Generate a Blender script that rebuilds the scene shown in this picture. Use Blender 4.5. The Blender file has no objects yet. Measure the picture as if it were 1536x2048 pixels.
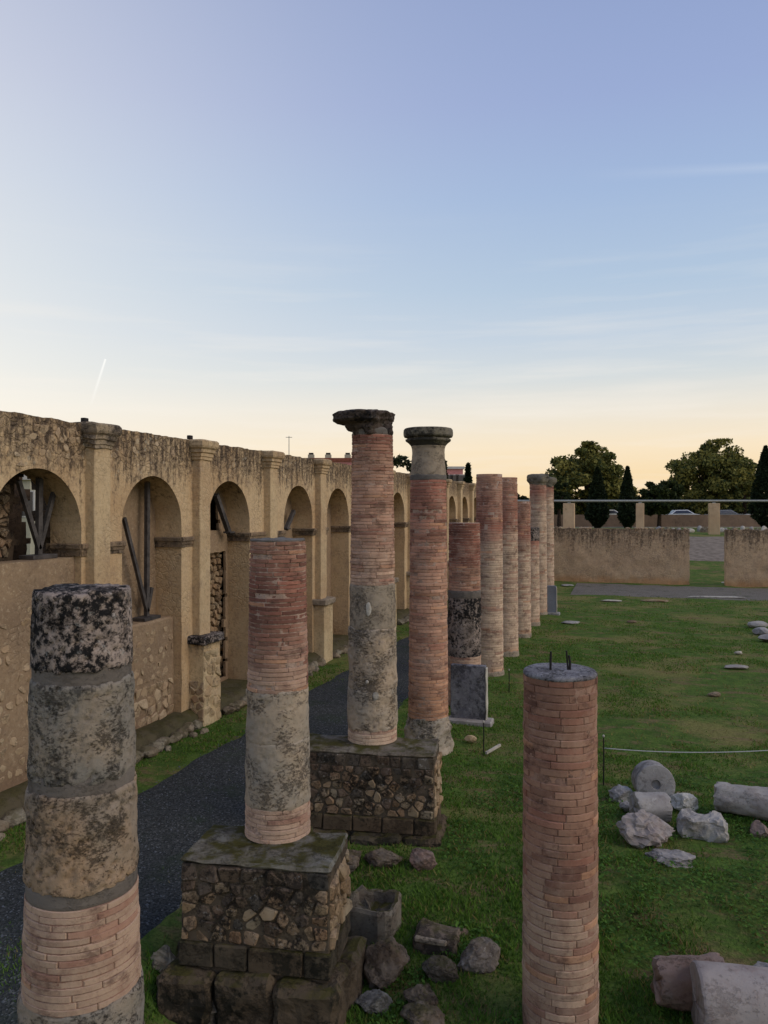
import bpy, bmesh, math, random
import numpy as np
from mathutils import Vector, Matrix, noise as mnoise

# ------------------------------------------------------------------ camera, world, sun, exposure
scene = bpy.context.scene
COL = scene.collection
FPX, W0, H0, HORIZON, EYE = 1540.0, 1536.0, 2048.0, 1015.0, 3.66
YAW = math.atan((1250 - 768) / FPX)
SN, CS = math.sin(YAW), math.cos(YAW)
cam_d = bpy.data.cameras.new('camera')
cam = bpy.data.objects.new('camera', cam_d); COL.objects.link(cam)
cam.location = (0, 0, EYE)
cam.rotation_euler = (math.pi / 2, 0, YAW)
cam_d.sensor_fit = 'VERTICAL'; cam_d.sensor_height = 24.0
cam_d.lens = 24.0 * FPX / H0
cam_d.shift_y = -(1024 - HORIZON) / H0
cam_d.clip_end = 3000
scene.camera = cam
scene.view_settings.view_transform = 'Standard'
scene.view_settings.look = 'None'
scene.view_settings.exposure = 0.0
scene.view_settings.gamma = 1.0

def lin(c):
    c /= 255.0
    return c / 12.92 if c <= 0.04045 else ((c + 0.055) / 1.055) ** 2.4
def S(r, g, b, a=1.0): return (lin(r), lin(g), lin(b), a)

SUN_AZ = YAW + math.radians(47)           # left of the view, behind the arcade
SUN_EL = math.radians(5)
SUN_DIR = Vector((-math.sin(SUN_AZ) * math.cos(SUN_EL), math.cos(SUN_AZ) * math.cos(SUN_EL), math.sin(SUN_EL)))
world = bpy.data.worlds.new('World'); scene.world = world
world.use_nodes = True
wt = world.node_tree; wt.nodes.clear()
def wn(t, **kw):
    n = wt.nodes.new(t)
    for k, v in kw.items(): setattr(n, k, v)
    return n
def wmath(op, a, b=None, c=None, clamp=False):
    n = wn('ShaderNodeMath', operation=op, use_clamp=clamp)
    for i, v in enumerate((a, b, c)):
        if v is None: continue
        if isinstance(v, (int, float)): n.inputs[i].default_value = v
        else: wt.links.new(v, n.inputs[i])
    return n.outputs[0]
def wmix(f, a, b, mode='MIX'):
    n = wn('ShaderNodeMix', data_type='RGBA', blend_type=mode)
    for i, v in ((0, f), (6, a), (7, b)):
        if hasattr(v, 'is_linked') or hasattr(v, 'links'): wt.links.new(v, n.inputs[i])
        else: n.inputs[i].default_value = v
    return n.outputs[2]
w_out = wn('ShaderNodeOutputWorld'); w_bg = wn('ShaderNodeBackground')
wt.links.new(w_bg.outputs[0], w_out.inputs[0])
w_sky = wn('ShaderNodeTexSky', sky_type='NISHITA', sun_disc=False, sun_elevation=SUN_EL,
           sun_rotation=-SUN_AZ, air_density=1.0, dust_density=1.2, ozone_density=2.0)
w_tc = wn('ShaderNodeTexCoord')
w_sep = wn('ShaderNodeSeparateXYZ'); wt.links.new(w_tc.outputs['Generated'], w_sep.inputs[0])
w_ramp = wn('ShaderNodeValToRGB'); wt.links.new(w_sep.outputs[2], w_ramp.inputs[0])
stops = [(0.0, S(252, 218, 166)), (0.035, S(254, 225, 178)), (0.075, S(254, 234, 202)), (0.125, S(240, 234, 222)),
         (0.165, S(216, 223, 226)), (0.21, S(199, 213, 228)), (0.27, S(182, 203, 226)), (0.37, S(165, 188, 223)),
         (0.46, S(156, 174, 216)), (0.58, S(145, 163, 206)), (1.0, S(120, 141, 184))]
cr = w_ramp.color_ramp
while len(cr.elements) < len(stops): cr.elements.new(0.5)
for e, (p, c) in zip(cr.elements, stops): e.position = p; e.color = c
# twilight glow towards the sunset
w_dot = wn('ShaderNodeVectorMath', operation='DOT_PRODUCT'); wt.links.new(w_tc.outputs['Generated'], w_dot.inputs[0])
w_dot.inputs[1].default_value = SUN_DIR
g1 = wmath('POWER', wmath('MAXIMUM', w_dot.outputs['Value'], 0.0), 5.0)
w_glow = wmix(wmath('MULTIPLY', g1, 0.78, clamp=True), w_ramp.outputs[0], (1.0, 0.97, 0.90, 1))
# thin cirrus streaks, long and level
w_map = wn('ShaderNodeMapping'); wt.links.new(w_tc.outputs['Generated'], w_map.inputs[0])
w_map.inputs['Scale'].default_value = (1.6, 1.6, 22.0)
w_noi = wn('ShaderNodeTexNoise'); wt.links.new(w_map.outputs[0], w_noi.inputs['Vector'])
w_noi.inputs['Scale'].default_value = 2.2; w_noi.inputs['Detail'].default_value = 6; w_noi.inputs['Roughness'].default_value = 0.55
cl = wmath('MULTIPLY_ADD', w_noi.outputs[0], 4.2, -2.05, clamp=True)
band = wmath('MULTIPLY', wmath('MULTIPLY_ADD', w_sep.outputs[2], -3.6, 1.3, clamp=True), 0.42)
w_cl = wmix(wmath('MULTIPLY', cl, band), w_glow, (1.0, 0.93, 0.84, 1))
# two vapour trails (great-circle streaks)
def dir_px(px, py):
    t = (px - 768) / FPX
    return Vector((-SN + CS * t, CS + SN * t, (HORIZON - py) / FPX)).normalized()
def trail(col_in, a, b, width, strength, colour):
    A, B = dir_px(*a), dir_px(*b)
    n = A.cross(B).normalized(); along = (B - A).normalized()
    d1 = wn('ShaderNodeVectorMath', operation='DOT_PRODUCT'); wt.links.new(w_tc.outputs['Generated'], d1.inputs[0]); d1.inputs[1].default_value = n
    d2 = wn('ShaderNodeVectorMath', operation='DOT_PRODUCT'); wt.links.new(w_tc.outputs['Generated'], d2.inputs[0]); d2.inputs[1].default_value = along
    lo, hi = along.dot(A), along.dot(B)
    u = wmath('DIVIDE', wmath('SUBTRACT', d2.outputs['Value'], lo), hi - lo)
    inside = wmath('MULTIPLY', wmath('MULTIPLY', wmath('GREATER_THAN', u, 0.0), wmath('LESS_THAN', u, 1.0)),
                   wmath('SUBTRACT', 1.0, u, clamp=True))
    w = wmath('MULTIPLY_ADD', u, width * 0.6, width)
    prof = wmath('SUBTRACT', 1.0, wmath('DIVIDE', wmath('ABSOLUTE', d1.outputs['Value']), w), clamp=True)
    return wmix(wmath('MULTIPLY', wmath('MULTIPLY', prof, inside), strength), col_in, colour)
w_t1 = trail(w_cl, (211, 718), (180, 815), 0.0016, 0.75, (1.15, 1.13, 1.08, 1))
w_t2 = trail(w_t1, (1640, 330), (1150, 352), 0.006, 0.16, (1, 1, 1, 1))
# physical sky blended in
w_nis = wmix(1.0, w_sky.outputs[0], (0.11, 0.11, 0.11, 1), 'MULTIPLY')
w_fin = wmix(0.05, w_t2, w_nis)
wt.links.new(w_fin, w_bg.inputs[0])
w_bg.inputs[1].default_value = 1.0

sun_d = bpy.data.lights.new('sun', 'SUN'); sun = bpy.data.objects.new('sun', sun_d); COL.objects.link(sun)
sun_d.energy = 1.35; sun_d.angle = math.radians(40); sun_d.color = (1.0, 0.88, 0.74)
LIGHT_DIR = Vector((0.82, -0.06, 0.60)).normalized()      # soft dusk light from the open side of the court
sun.rotation_euler = LIGHT_DIR.to_track_quat('Z', 'Y').to_euler()

# ------------------------------------------------------------------ helpers
rng = random.Random(7)
WPOS = {}
def smooth01(v): v = max(0.0, min(1.0, v)); return v * v * (3 - 2 * v)
def fnoise(x, y, z, o=4): return mnoise.fractal(Vector((x, y, z)), 1.0, 2.0, o)
def link(o, parent=None, wpos=(0, 0, 0)):
    COL.objects.link(o)
    wpos = Vector(wpos)
    if parent is not None:
        o.parent = parent; o.location = wpos - WPOS[parent.name]
    else: o.location = wpos
    WPOS[o.name] = wpos
    return o
def tag(o, label=None, cat=None, group=None, kind=None):
    if kind is None and cat: kind = 'thing'
    for k, v in (('label', label), ('category', cat), ('group', group), ('kind', kind)):
        if v: o[k] = v
    return o
def thing(name, loc, label, cat, group=None):
    o = bpy.data.objects.new(name, None); o.empty_display_size = 0.2
    link(o, None, loc); tag(o, label, cat, group, 'thing'); return o
def mesh_of(name, verts, faces, mat, smooth=False, tint=None):
    me = bpy.data.meshes.new(name)
    me.from_pydata([tuple(v) for v in verts], [], [tuple(f) for f in faces])
    if mat: me.materials.append(mat)
    if smooth: me.polygons.foreach_set('use_smooth', [True] * len(me.polygons))
    if tint is not None:
        at = me.attributes.new('tint', 'FLOAT_COLOR', 'POINT')
        a = np.ones((len(verts), 4), np.float32); a[:, :3] = np.asarray(tint, np.float32)[:, :3]
        at.data.foreach_set('color', a.ravel())
    me.update(); return me
def mk(name, verts, faces, mat, parent=None, smooth=False, tint=None, origin=None):
    """mesh object from WORLD-space verts; origin: given, the parent's, or the base centre"""
    va = np.asarray([tuple(v) for v in verts], float)
    if origin is None:
        origin = WPOS[parent.name] if parent is not None else Vector(((va[:, 0].min() + va[:, 0].max()) / 2, (va[:, 1].min() + va[:, 1].max()) / 2, va[:, 2].min()))
    origin = Vector(origin)
    me = mesh_of(name, va - np.array(origin), faces, mat, smooth, tint)
    return link(bpy.data.objects.new(name, me), parent, origin)
def big_mesh(name, V, F, mat, tint=None, smooth=False):
    """fast mesh from numpy arrays, faces all of one size"""
    me = bpy.data.meshes.new(name); n, k = F.shape
    me.vertices.add(len(V)); me.vertices.foreach_set('co', np.ascontiguousarray(V, np.float32).ravel())
    me.loops.add(n * k); me.loops.foreach_set('vertex_index', np.ascontiguousarray(F, np.int32).ravel())
    me.polygons.add(n); me.polygons.foreach_set('loop_start', np.arange(0, n * k, k, dtype=np.int32))
    if smooth: me.polygons.foreach_set('use_smooth', np.ones(n, bool))
    me.materials.append(mat)
    if tint is not None:
        at = me.attributes.new('tint', 'FLOAT_COLOR', 'POINT')
        a = np.ones((len(V), 4), np.float32); a[:, :3] = tint
        at.data.foreach_set('color', a.ravel())
    me.update(); me.validate(); return me
def bm_data(bm):
    bm.verts.index_update()
    v = [x.co.copy() for x in bm.verts]; f = [[q.index for q in p.verts] for p in bm.faces]
    bm.free(); return v, f
def box_data(x0, x1, y0, y1, z0, z1, bev=0.008, cuts=0, amp=0.0, seed=0, freq=3.0):
    bm = bmesh.new(); bmesh.ops.create_cube(bm, size=1.0)
    for v in bm.verts:
        v.co = Vector(((x0 + x1) / 2 + v.co.x * (x1 - x0), (y0 + y1) / 2 + v.co.y * (y1 - y0), (z0 + z1) / 2 + v.co.z * (z1 - z0)))
    if bev > 0: bmesh.ops.bevel(bm, geom=list(bm.edges), offset=bev, segments=1, affect='EDGES', profile=0.5)
    if cuts: 
        L = [e for e in bm.edges if e.calc_length() > 0.12]
        bmesh.ops.subdivide_edges(bm, edges=L, cuts=cuts, use_grid_fill=True)
    if amp:
        for v in bm.verts:
            p = v.co * freq + Vector((seed * 7.1, seed * 3.3, seed))
            v.co += mnoise.noise_vector(p) * amp + mnoise.noise_vector(p * 3.1) * amp * 0.45
    return bm_data(bm)
def box(name, x0, x1, y0, y1, z0, z1, mat, parent=None, **kw):
    v, f = box_data(x0, x1, y0, y1, z0, z1, **kw); return mk(name, v, f, mat, parent)
def beam_data(p0, p1, w, h):
    p0, p1 = Vector(p0), Vector(p1); d = (p1 - p0); L = d.length; d.normalize()
    up = Vector((1, 0, 0)) if abs(d.x) < 0.9 else Vector((0, 1, 0))
    a = d.cross(up).normalized(); b = a.cross(d)
    V = []
    for q in (p0, p1):
        for sx, sy in ((-1, -1), (1, -1), (1, 1), (-1, 1)): V.append(q + a * sx * w / 2 + b * sy * h / 2)
    return V, [(3, 2, 1, 0), (4, 5, 6, 7), (0, 1, 5, 4), (1, 2, 6, 5), (2, 3, 7, 6), (3, 0, 4, 7)]
def tube_data(pts, radii, n=8):
    V, F = [], []
    pts = [Vector(p) for p in pts]
    for i, p in enumerate(pts):
        d = (pts[min(i + 1, len(pts) - 1)] - pts[max(i - 1, 0)]).normalized()
        up = Vector((0, 0, 1)) if abs(d.z) < 0.9 else Vector((1, 0, 0))
        a = d.cross(up).normalized(); b = a.cross(d)
        for k in range(n):
            t = 2 * math.pi * k / n
            V.append(p + (a * math.cos(t) + b * math.sin(t)) * radii[i])
    for i in range(len(pts) - 1):
        for k in range(n): F.append((i * n + k, i * n + (k + 1) % n, (i + 1) * n + (k + 1) % n, (i + 1) * n + k))
    F.append(tuple(range(n - 1, -1, -1))); F.append(tuple(range((len(pts) - 1) * n, len(pts) * n)))
    return V, F
def join(*parts):
    V, F = [], []
    for v, f in parts:
        o = len(V); V += list(v); F += [tuple(i + o for i in q) for q in f]
    return V, F
def lathe(cx, cy, prof, n=64, rough=0.0, freq=5.0, seed=0, rfun=None, cap_top=True, cap_bot=False, fine=0.0):
    V, F = [], []
    for (r, z) in prof:
        for k in range(n):
            t = 2 * math.pi * k / n
            rr = r
            if rfun: rr = rfun(t, z, r)
            if rough:
                p = Vector((math.cos(t) * 0.3, math.sin(t) * 0.3, z)) * freq + Vector((seed * 5.3, seed * 1.7, seed * 2.9))
                d = mnoise.fractal(p, 0.9, 2.1, 4)
                rr += rough * d
                if fine:
                    q = mnoise.noise(Vector((p.x * 5.5, p.y * 5.5, p.z * 9)) + Vector((9, 1, 4)))
                    rr -= fine * max(0.0, q - 0.22) * 2.2
            V.append((cx + rr * math.cos(t), cy + rr * math.sin(t), z + (rough * 0.3 * mnoise.noise(Vector((t * 2, z * 3, seed))) if rough else 0)))
    m = len(prof)
    for i in range(m - 1):
        for k in range(n): F.append((i * n + k, i * n + (k + 1) % n, (i + 1) * n + (k + 1) % n, (i + 1) * n + k))
    if cap_top:
        c = len(V); V.append((cx, cy, prof[-1][1]))
        for k in range(n): F.append(((m - 1) * n + k, (m - 1) * n + (k + 1) % n, c))
    if cap_bot:
        c = len(V); V.append((cx, cy, prof[0][1]))
        for k in range(n): F.append(((k + 1) % n, k, c))
    return V, F
def rock_data(c, dims, seed, rotz=0.0, cuts=5, rough=0.12, tilt=(0, 0), sub=3):
    bm = bmesh.new(); bmesh.ops.create_icosphere(bm, subdivisions=sub, radius=1.0)
    r = random.Random(seed)
    planes = [(Vector((r.gauss(0, 1), r.gauss(0, 1), r.gauss(0, .7))).normalized(), r.uniform(0.55, 0.85)) for _ in range(cuts)]
    M = Matrix.Rotation(rotz, 4, 'Z') @ Matrix.Rotation(tilt[0], 4, 'X') @ Matrix.Rotation(tilt[1], 4, 'Y')
    for v in bm.verts:
        p = v.co.copy()
        for n, d in planes:
            s = p.dot(n)
            if s > d: p -= n * (s - d) * 0.92
        p *= 1 + rough * mnoise.fractal(v.co * 2.1 + Vector((seed, seed * 2, 0)), 0.8, 2.0, 6)
        p = Vector((p.x * dims[0] / 2, p.y * dims[1] / 2, p.z * dims[2] / 2))
        v.co = M @ p + Vector(c)
    return bm_data(bm)

# ---- pixel -> place (a pixel gives a direction; the ground gives the distance)
def gz(x, y):
    d = smooth01((8.3 - y) / 2.3) * smooth01((x + 3.75) / 0.55)
    z = -0.36 * d
    z += 1.75 * smooth01((y - 40.2) / 19.0) if y > 40.2 else 0.0
    return z
def ray(px): 
    t = (px - 768) / FPX
    return (-SN + CS * t, CS + SN * t)
def ground_at(px, py, off=0.0):
    a, b = ray(px); z = off
    for _ in range(25):
        D = (EYE - z) * FPX / (py - HORIZON); z = 0.5 * z + 0.5 * (gz(a * D, b * D) + off)
    return Vector((a * D, b * D, z)), D
def at_depth(px, py, D):
    a, b = ray(px); return Vector((a * D, b * D, EYE + (HORIZON - py) * D / FPX))
CAMDIR = Vector((-SN, CS, 0)); CAMR = Vector((CS, SN, 0))

# ------------------------------------------------------------------ materials
class NB:
    def __init__(s, name, rough=0.9, spec=0.15):
        s.m = bpy.data.materials.new(name); s.m.use_nodes = True; s.t = s.m.node_tree
        s.b = s.t.nodes['Principled BSDF']
        s.b.inputs['Roughness'].default_value = rough
        s.b.inputs['Specular IOR Level'].default_value = spec
        s.geo = s.t.nodes.new('ShaderNodeNewGeometry'); s.pos = s.geo.outputs['Position']
    def put(s, v, sock):
        if hasattr(v, 'is_linked') or hasattr(v, 'links'): s.t.links.new(v, sock)
        else: sock.default_value = v
    def map(s, scale, off=(0, 0, 0)):
        n = s.t.nodes.new('ShaderNodeMapping'); s.t.links.new(s.pos, n.inputs[0])
        n.inputs['Scale'].default_value = scale; n.inputs['Location'].default_value = off; return n.outputs[0]
    def noise(s, scale, detail=5, rough=0.55, vec=None, dist=0.0):
        n = s.t.nodes.new('ShaderNodeTexNoise'); s.t.links.new(vec or s.pos, n.inputs['Vector'])
        n.inputs['Scale'].default_value = scale; n.inputs['Detail'].default_value = detail; n.inputs['Roughness'].default_value = rough
        n.inputs['Distortion'].default_value = dist; return n.outputs[0]
    def vor(s, scale, feature='F1', vec=None, out=0, rnd=1.0):
        n = s.t.nodes.new('ShaderNodeTexVoronoi'); n.feature = feature; s.t.links.new(vec or s.pos, n.inputs['Vector'])
        n.inputs['Scale'].default_value = scale; n.inputs['Randomness'].default_value = rnd; return n.outputs[out]
    def math(s, op, a, b=None, c=None, clamp=False):
        n = s.t.nodes.new('ShaderNodeMath'); n.operation = op; n.use_clamp = clamp
        for i, v in enumerate((a, b, c)):
            if v is not None: s.put(v, n.inputs[i])
        return n.outputs[0]
    def rng(s, v, a, b, lo=0.0, hi=1.0):
        n = s.t.nodes.new('ShaderNodeMapRange'); n.interpolation_type = 'SMOOTHSTEP'
        s.put(v, n.inputs[0]); n.inputs[1].default_value = a; n.inputs[2].default_value = b
        n.inputs[3].default_value = lo; n.inputs[4].default_value = hi; return n.outputs[0]
    def mix(s, f, a, b, mode='MIX'):
        n = s.t.nodes.new('ShaderNodeMix'); n.data_type = 'RGBA'; n.blend_type = mode
        s.put(f, n.inputs[0]); s.put(a, n.inputs[6]); s.put(b, n.inputs[7]); return n.outputs[2]
    def sep(s): 
        n = s.t.nodes.new('ShaderNodeSeparateXYZ'); s.t.links.new(s.pos, n.inputs[0]); return n.outputs
    def attr(s, name='tint'):
        n = s.t.nodes.new('ShaderNodeAttribute'); n.attribute_name = name; return n.outputs['Color']
    def objrand(s): 
        n = s.t.nodes.new('ShaderNodeObjectInfo'); return n.outputs['Random']
    def objcol(s): 
        n = s.t.nodes.new('ShaderNodeObjectInfo'); return n.outputs['Color']
    def bump(s, h, strength=0.5, dist=0.02, prev=None):
        n = s.t.nodes.new('ShaderNodeBump'); s.put(h, n.inputs['Height'])
        n.inputs['Strength'].default_value = strength; n.inputs['Distance'].default_value = dist
        if prev is not None: s.t.links.new(prev, n.inputs['Normal'])
        return n.outputs[0]
    def done(s, col, normal=None, rough=None):
        s.put(col, s.b.inputs['Base Color'])
        if normal is not None: s.t.links.new(normal, s.b.inputs['Normal'])
        if rough is not None: s.put(rough, s.b.inputs['Roughness'])
        return s.m

def mat_plaster(name, c1, c2, c3, top=(3.3, 4.7), streak=1.0, foot=None, reveal=0.14):
    n = NB(name, 0.95, 0.1)
    big = n.noise(0.9, 5, 0.6); mid = n.noise(4.5, 6, 0.65); fine = n.noise(30, 4, 0.6)
    c = n.mix(n.rng(big, 0.38, 0.64), c1, c2)
    c = n.mix(n.math('MULTIPLY', n.rng(mid, 0.48, 0.72), 0.55), c, c3)
    # rubble showing through worn render
    wv = n.t.nodes.new('ShaderNodeVectorMath'); wv.operation = 'MULTIPLY_ADD'
    wn_ = n.t.nodes.new('ShaderNodeTexNoise'); wn_.inputs['Scale'].default_value = 6.0; wn_.inputs['Detail'].default_value = 3; n.t.links.new(n.pos, wn_.inputs['Vector'])
    n.t.links.new(wn_.outputs[1], wv.inputs[0]); wv.inputs[1].default_value = (.16, .16, .16); n.t.links.new(n.map((1, 1, 1.25)), wv.inputs[2])
    vd = n.vor(8.5, 'DISTANCE_TO_EDGE', wv.outputs[0])
    vcc = n.vor(8.5, 'F1', wv.outputs[0], out=1); vb = n.t.nodes.new('ShaderNodeRGBToBW'); n.t.links.new(vcc, vb.inputs[0]); vc = vb.outputs[0]
    zz = n.sep()[2]
    tb = n.rng(n.math('ADD', zz, n.math('MULTIPLY_ADD', n.noise(2.2, 4, 0.6), 0.9, -0.45)), top[1] - 0.75 * (top[1] - top[0]) / 1.4, top[1] - 0.1, 0.0, 0.42)
    worn = n.math('MAXIMUM', tb, n.math('MULTIPLY', n.rng(n.noise(1.3, 3, 0.5, n.map((1, 1, 1), (4, 2, 9))), 0.46, 0.62), reveal))
    mot = n.noise(17, 7, 0.75)
    c = n.mix(n.math('MULTIPLY', n.rng(mot, 0.50, 0.66), 0.4), c, S(122, 102, 82))
    c = n.mix(n.math('MULTIPLY', n.rng(mot, 0.46, 0.34), 0.35), c, S(214, 194, 162))
    edge = n.rng(vd, 0.0, 0.16, 1.0, 0.0)
    c = n.mix(n.math('MULTIPLY', worn, n.math('MULTIPLY', vc, 0.6)), c, S(196, 172, 140))
    c = n.mix(n.math('MULTIPLY', edge, n.math('MULTIPLY', worn, 0.85)), c, S(88, 74, 60))
    z = n.sep()[2]
    # black lichen runs from the coping
    st = n.noise(1.0, 6, 0.68, n.map((8, 8, 0.9)))
    blot = n.noise(11.0, 8, 0.78, n.map((1, 1, 0.7)))
    g = n.rng(z, top[0], top[1])
    run = n.rng(n.math('ADD', n.math('MULTIPLY', st, 0.75), n.math('MULTIPLY_ADD', g, 0.30, n.math('MULTIPLY', blot, 1.1))), 1.02, 1.34)
    c = n.mix(n.math('MULTIPLY', run, 0.9 * streak), c, S(64, 54, 47))
    pale = n.rng(n.math('MULTIPLY', n.rng(n.vor(9, 'F1'), 0.12, 0.4, 1, 0), n.rng(n.noise(2.1, 2), 0.5, 0.62)), 0.3, 0.8)
    c = n.mix(n.math('MULTIPLY', n.math('MULTIPLY', pale, g), 0.5), c, S(170, 160, 140))
    if foot:
        fz = n.rng(n.math('ADD', z, n.math('MULTIPLY', n.noise(2.5, 4), 0.5)), foot[0], foot[1], 1.0, 0.0)
        c = n.mix(n.math('MULTIPLY', fz, 0.65), c, foot[2])
    c = n.mix(n.math('MULTIPLY', n.rng(fine, 0.5, 0.75), 0.25), c, S(95, 78, 60))
    h = n.math('ADD', n.math('MULTIPLY', mid, 0.6), n.math('ADD', n.math('MULTIPLY', fine, 0.25), n.math('MULTIPLY', n.math('MULTIPLY', edge, worn), -1.2)))
    return n.done(c, n.bump(h, 0.75, 0.035))

PLASTER = mat_plaster('ochre_render', S(206, 178, 138), S(192, 160, 120), S(168, 142, 116))
PLASTER_B = mat_plaster('shaded_brown_render', S(158, 134, 106), S(142, 120, 96), S(128, 108, 90), top=(3.6, 6.0), streak=0.7, foot=(0.2, 0.9, S(120, 88, 66)))  # brown render, darkened further to put niche shade into its colour
PLASTER_F = mat_plaster('far_wall_render', S(204, 172, 136), S(190, 158, 124), S(166, 140, 114), top=(0.8, 2.75), streak=0.9, foot=(0.25, 0.7, S(188, 136, 88)), reveal=0.25)

def mat_stone(name, c1, c2, c3, lichen=0.5, lcol=S(40, 38, 36), scale=6.0, pit=0.6, rnd=0.15, moss=0.0, white=0.0, clus=0.9):
    n = NB(name, 0.95, 0.1)
    a = n.noise(scale * 0.4, 5, 0.6); b = n.noise(scale * 1.6, 6, 0.7); f = n.noise(scale * 9, 4, 0.7)
    c = n.mix(n.rng(a, 0.36, 0.64), c1, c2)
    c = n.mix(n.math('MULTIPLY', n.rng(b, 0.45, 0.75), 0.7), c, c3)
    r = n.objrand()
    c = n.mix(n.math('MULTIPLY', r, rnd), c, S(150, 110, 78))
    lm = n.math('ADD', n.noise(scale * 2.6, 8, 0.72, n.map((1, 1, 1), (3, 8, 1))), n.math('MULTIPLY_ADD', n.noise(scale * 0.35, 3, 0.5, n.map((1, 1, 1), (1, 2, 6))), clus, -0.5 * clus))
    c = n.mix(n.math('MULTIPLY', n.rng(lm, 0.66 - 0.20 * lichen, 0.80 - 0.20 * lichen), min(1.0, 0.3 + lichen * 0.6)), c, lcol)
    if white: c = n.mix(n.math('MULTIPLY', n.rng(n.noise(scale * 2.1, 6, 0.7, n.map((1, 1, 1), (7, 1, 5))), 0.58, 0.68), white), c, S(190, 186, 178))
    if moss:
        up = n.t.nodes.new('ShaderNodeSeparateXYZ'); n.t.links.new(n.geo.outputs['Normal'], up.inputs[0])
        mk_ = n.math('MULTIPLY', n.rng(up.outputs[2], 0.55, 0.9), n.rng(n.noise(5, 5, 0.65), 0.38, 0.6))
        c = n.mix(n.math('MULTIPLY', mk_, moss), c, n.mix(n.noise(40, 3), S(44, 50, 22), S(92, 82, 44)))
    pv = n.rng(n.math('ADD', n.noise(scale * 5.5, 7, 0.75, n.map((1, 1, 1.7), (2, 4, 4))), n.math('MULTIPLY_ADD', n.noise(scale * 0.7, 4, 0.6, n.map((1, 1, 1), (6, 1, 2))), -0.8, 0.37)), 0.30, 0.44)
    c = n.mix(n.math('MULTIPLY', n.math('SUBTRACT', 1.0, pv), 0.7 * pit), c, S(52, 46, 40))
    h = n.math('ADD', n.math('MULTIPLY', b, 0.6), n.math('ADD', n.math('MULTIPLY', f, 0.3), n.math('MULTIPLY', pv, pit)))
    return n.done(c, n.bump(h, 0.7, 0.02))

DRUM = mat_stone('pitted_drum_stone', S(164, 154, 138), S(188, 168, 142), S(132, 124, 114), lichen=0.5, lcol=S(74, 70, 66), scale=6, pit=0.9)
DRUM_DARK = mat_stone('lichened_drum_stone', S(134, 124, 116), S(166, 150, 138), S(92, 87, 83), lichen=1.15, lcol=S(32, 31, 31), scale=8, pit=1.0, white=0.4, clus=0.45)
SCREED = mat_stone('lichened_screed', S(140, 138, 140), S(118, 116, 120), S(84, 82, 84), lichen=0.85, lcol=S(40, 40, 42), scale=14, pit=0.6, white=0.7, clus=0.4)
DRUM_WARM = mat_stone('warm_drum_stone', S(165, 150, 130), S(184, 152, 120), S(132, 120, 106), lichen=0.3, lcol=S(84, 76, 68), scale=5, pit=1.0)
DRUM_GREY = mat_stone('grey_pitted_drum', S(132, 126, 116), S(158, 142, 122), S(100, 96, 90), lichen=0.75, lcol=S(56, 54, 52), scale=7, pit=1.0, clus=.6)
DRUM_TAN = mat_stone('tan_pitted_drum', S(146, 134, 118), S(168, 142, 114), S(108, 100, 90), lichen=0.65, lcol=S(62, 58, 52), scale=7, pit=1.0, clus=.6)
CAPSTONE = mat_stone('capital_stone', S(128, 122, 106), S(108, 106, 98), S(88, 84, 78), lichen=0.8, lcol=S(36, 36, 36), scale=6, pit=0.5)
CAPPALE = mat_stone('capital_neck_stone', S(165, 152, 132), S(150, 138, 120), S(120, 110, 98), lichen=0.35, scale=7, pit=0.6)
BLACKSTONE = mat_stone('blackened_stone', S(60, 58, 58), S(84, 76, 70), S(44, 42, 44), lichen=0.9, lcol=S(24, 24, 26), scale=7, pit=0.6, white=0.25)
RUBBLE = mat_stone('rubble_stone', S(176, 158, 130), S(160, 136, 104), S(140, 126, 108), lichen=0.45, scale=7, pit=0.5, rnd=0.45)
RUBBLE_D = mat_stone('dark_rubble_stone', S(152, 138, 114), S(124, 108, 88), S(92, 84, 74), lichen=1.0, lcol=S(34, 32, 29), scale=9, clus=.6, pit=0.6, rnd=0.5, white=0.35)
RUBBLE_W = mat_stone('wall_face_stone', S(196, 174, 142), S(178, 154, 122), S(154, 134, 110), lichen=0.4, lcol=S(92, 80, 68), scale=8, pit=0.5, rnd=0.3)
RUBBLE_P = mat_stone('pale_rubble_stone', S(206, 184, 146), S(196, 170, 130), S(170, 148, 118), lichen=0.2, scale=7, pit=0.4, rnd=0.3)
ROCK = mat_stone('field_stone', S(118, 112, 102), S(100, 90, 78), S(84, 80, 74), lichen=0.6, scale=7, pit=0.6, rnd=0.3, moss=0.7)
ROCKG = mat_stone('speckled_rock', S(132, 128, 120), S(108, 104, 98), S(84, 80, 76), lichen=0.6, scale=9, pit=0.6, moss=0.5, white=.5)
KERB = mat_stone('kerb_stone', S(150, 142, 122), S(128, 116, 96), S(104, 98, 86), lichen=0.5, scale=8, pit=0.5, rnd=0.3, moss=0.6)
MORTAR_P = mat_stone('bedding_mortar', S(98, 88, 74), S(84, 76, 64), S(66, 60, 52), lichen=0.6, lcol=S(40, 38, 34), scale=9, pit=0.5)
RUBBLE_K = mat_stone('sooty_rubble_stone', S(98, 92, 82), S(80, 76, 70), S(62, 58, 54), lichen=0.8, lcol=S(34, 33, 31), scale=9, pit=0.6, white=.35, rnd=.3, clus=.6)
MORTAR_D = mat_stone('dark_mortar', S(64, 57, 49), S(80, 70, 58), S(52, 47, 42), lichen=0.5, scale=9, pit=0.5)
MORTAR_B = mat_stone('brick_dust_mortar', S(170, 138, 120), S(152, 118, 102), S(130, 100, 86), lichen=0.25, lcol=S(92, 70, 62), scale=12, pit=0.4)
MORTAR_L = mat_stone('light_mortar', S(186, 160, 142), S(168, 142, 124), S(146, 120, 104), lichen=0.2, scale=9, pit=0.3)
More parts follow.
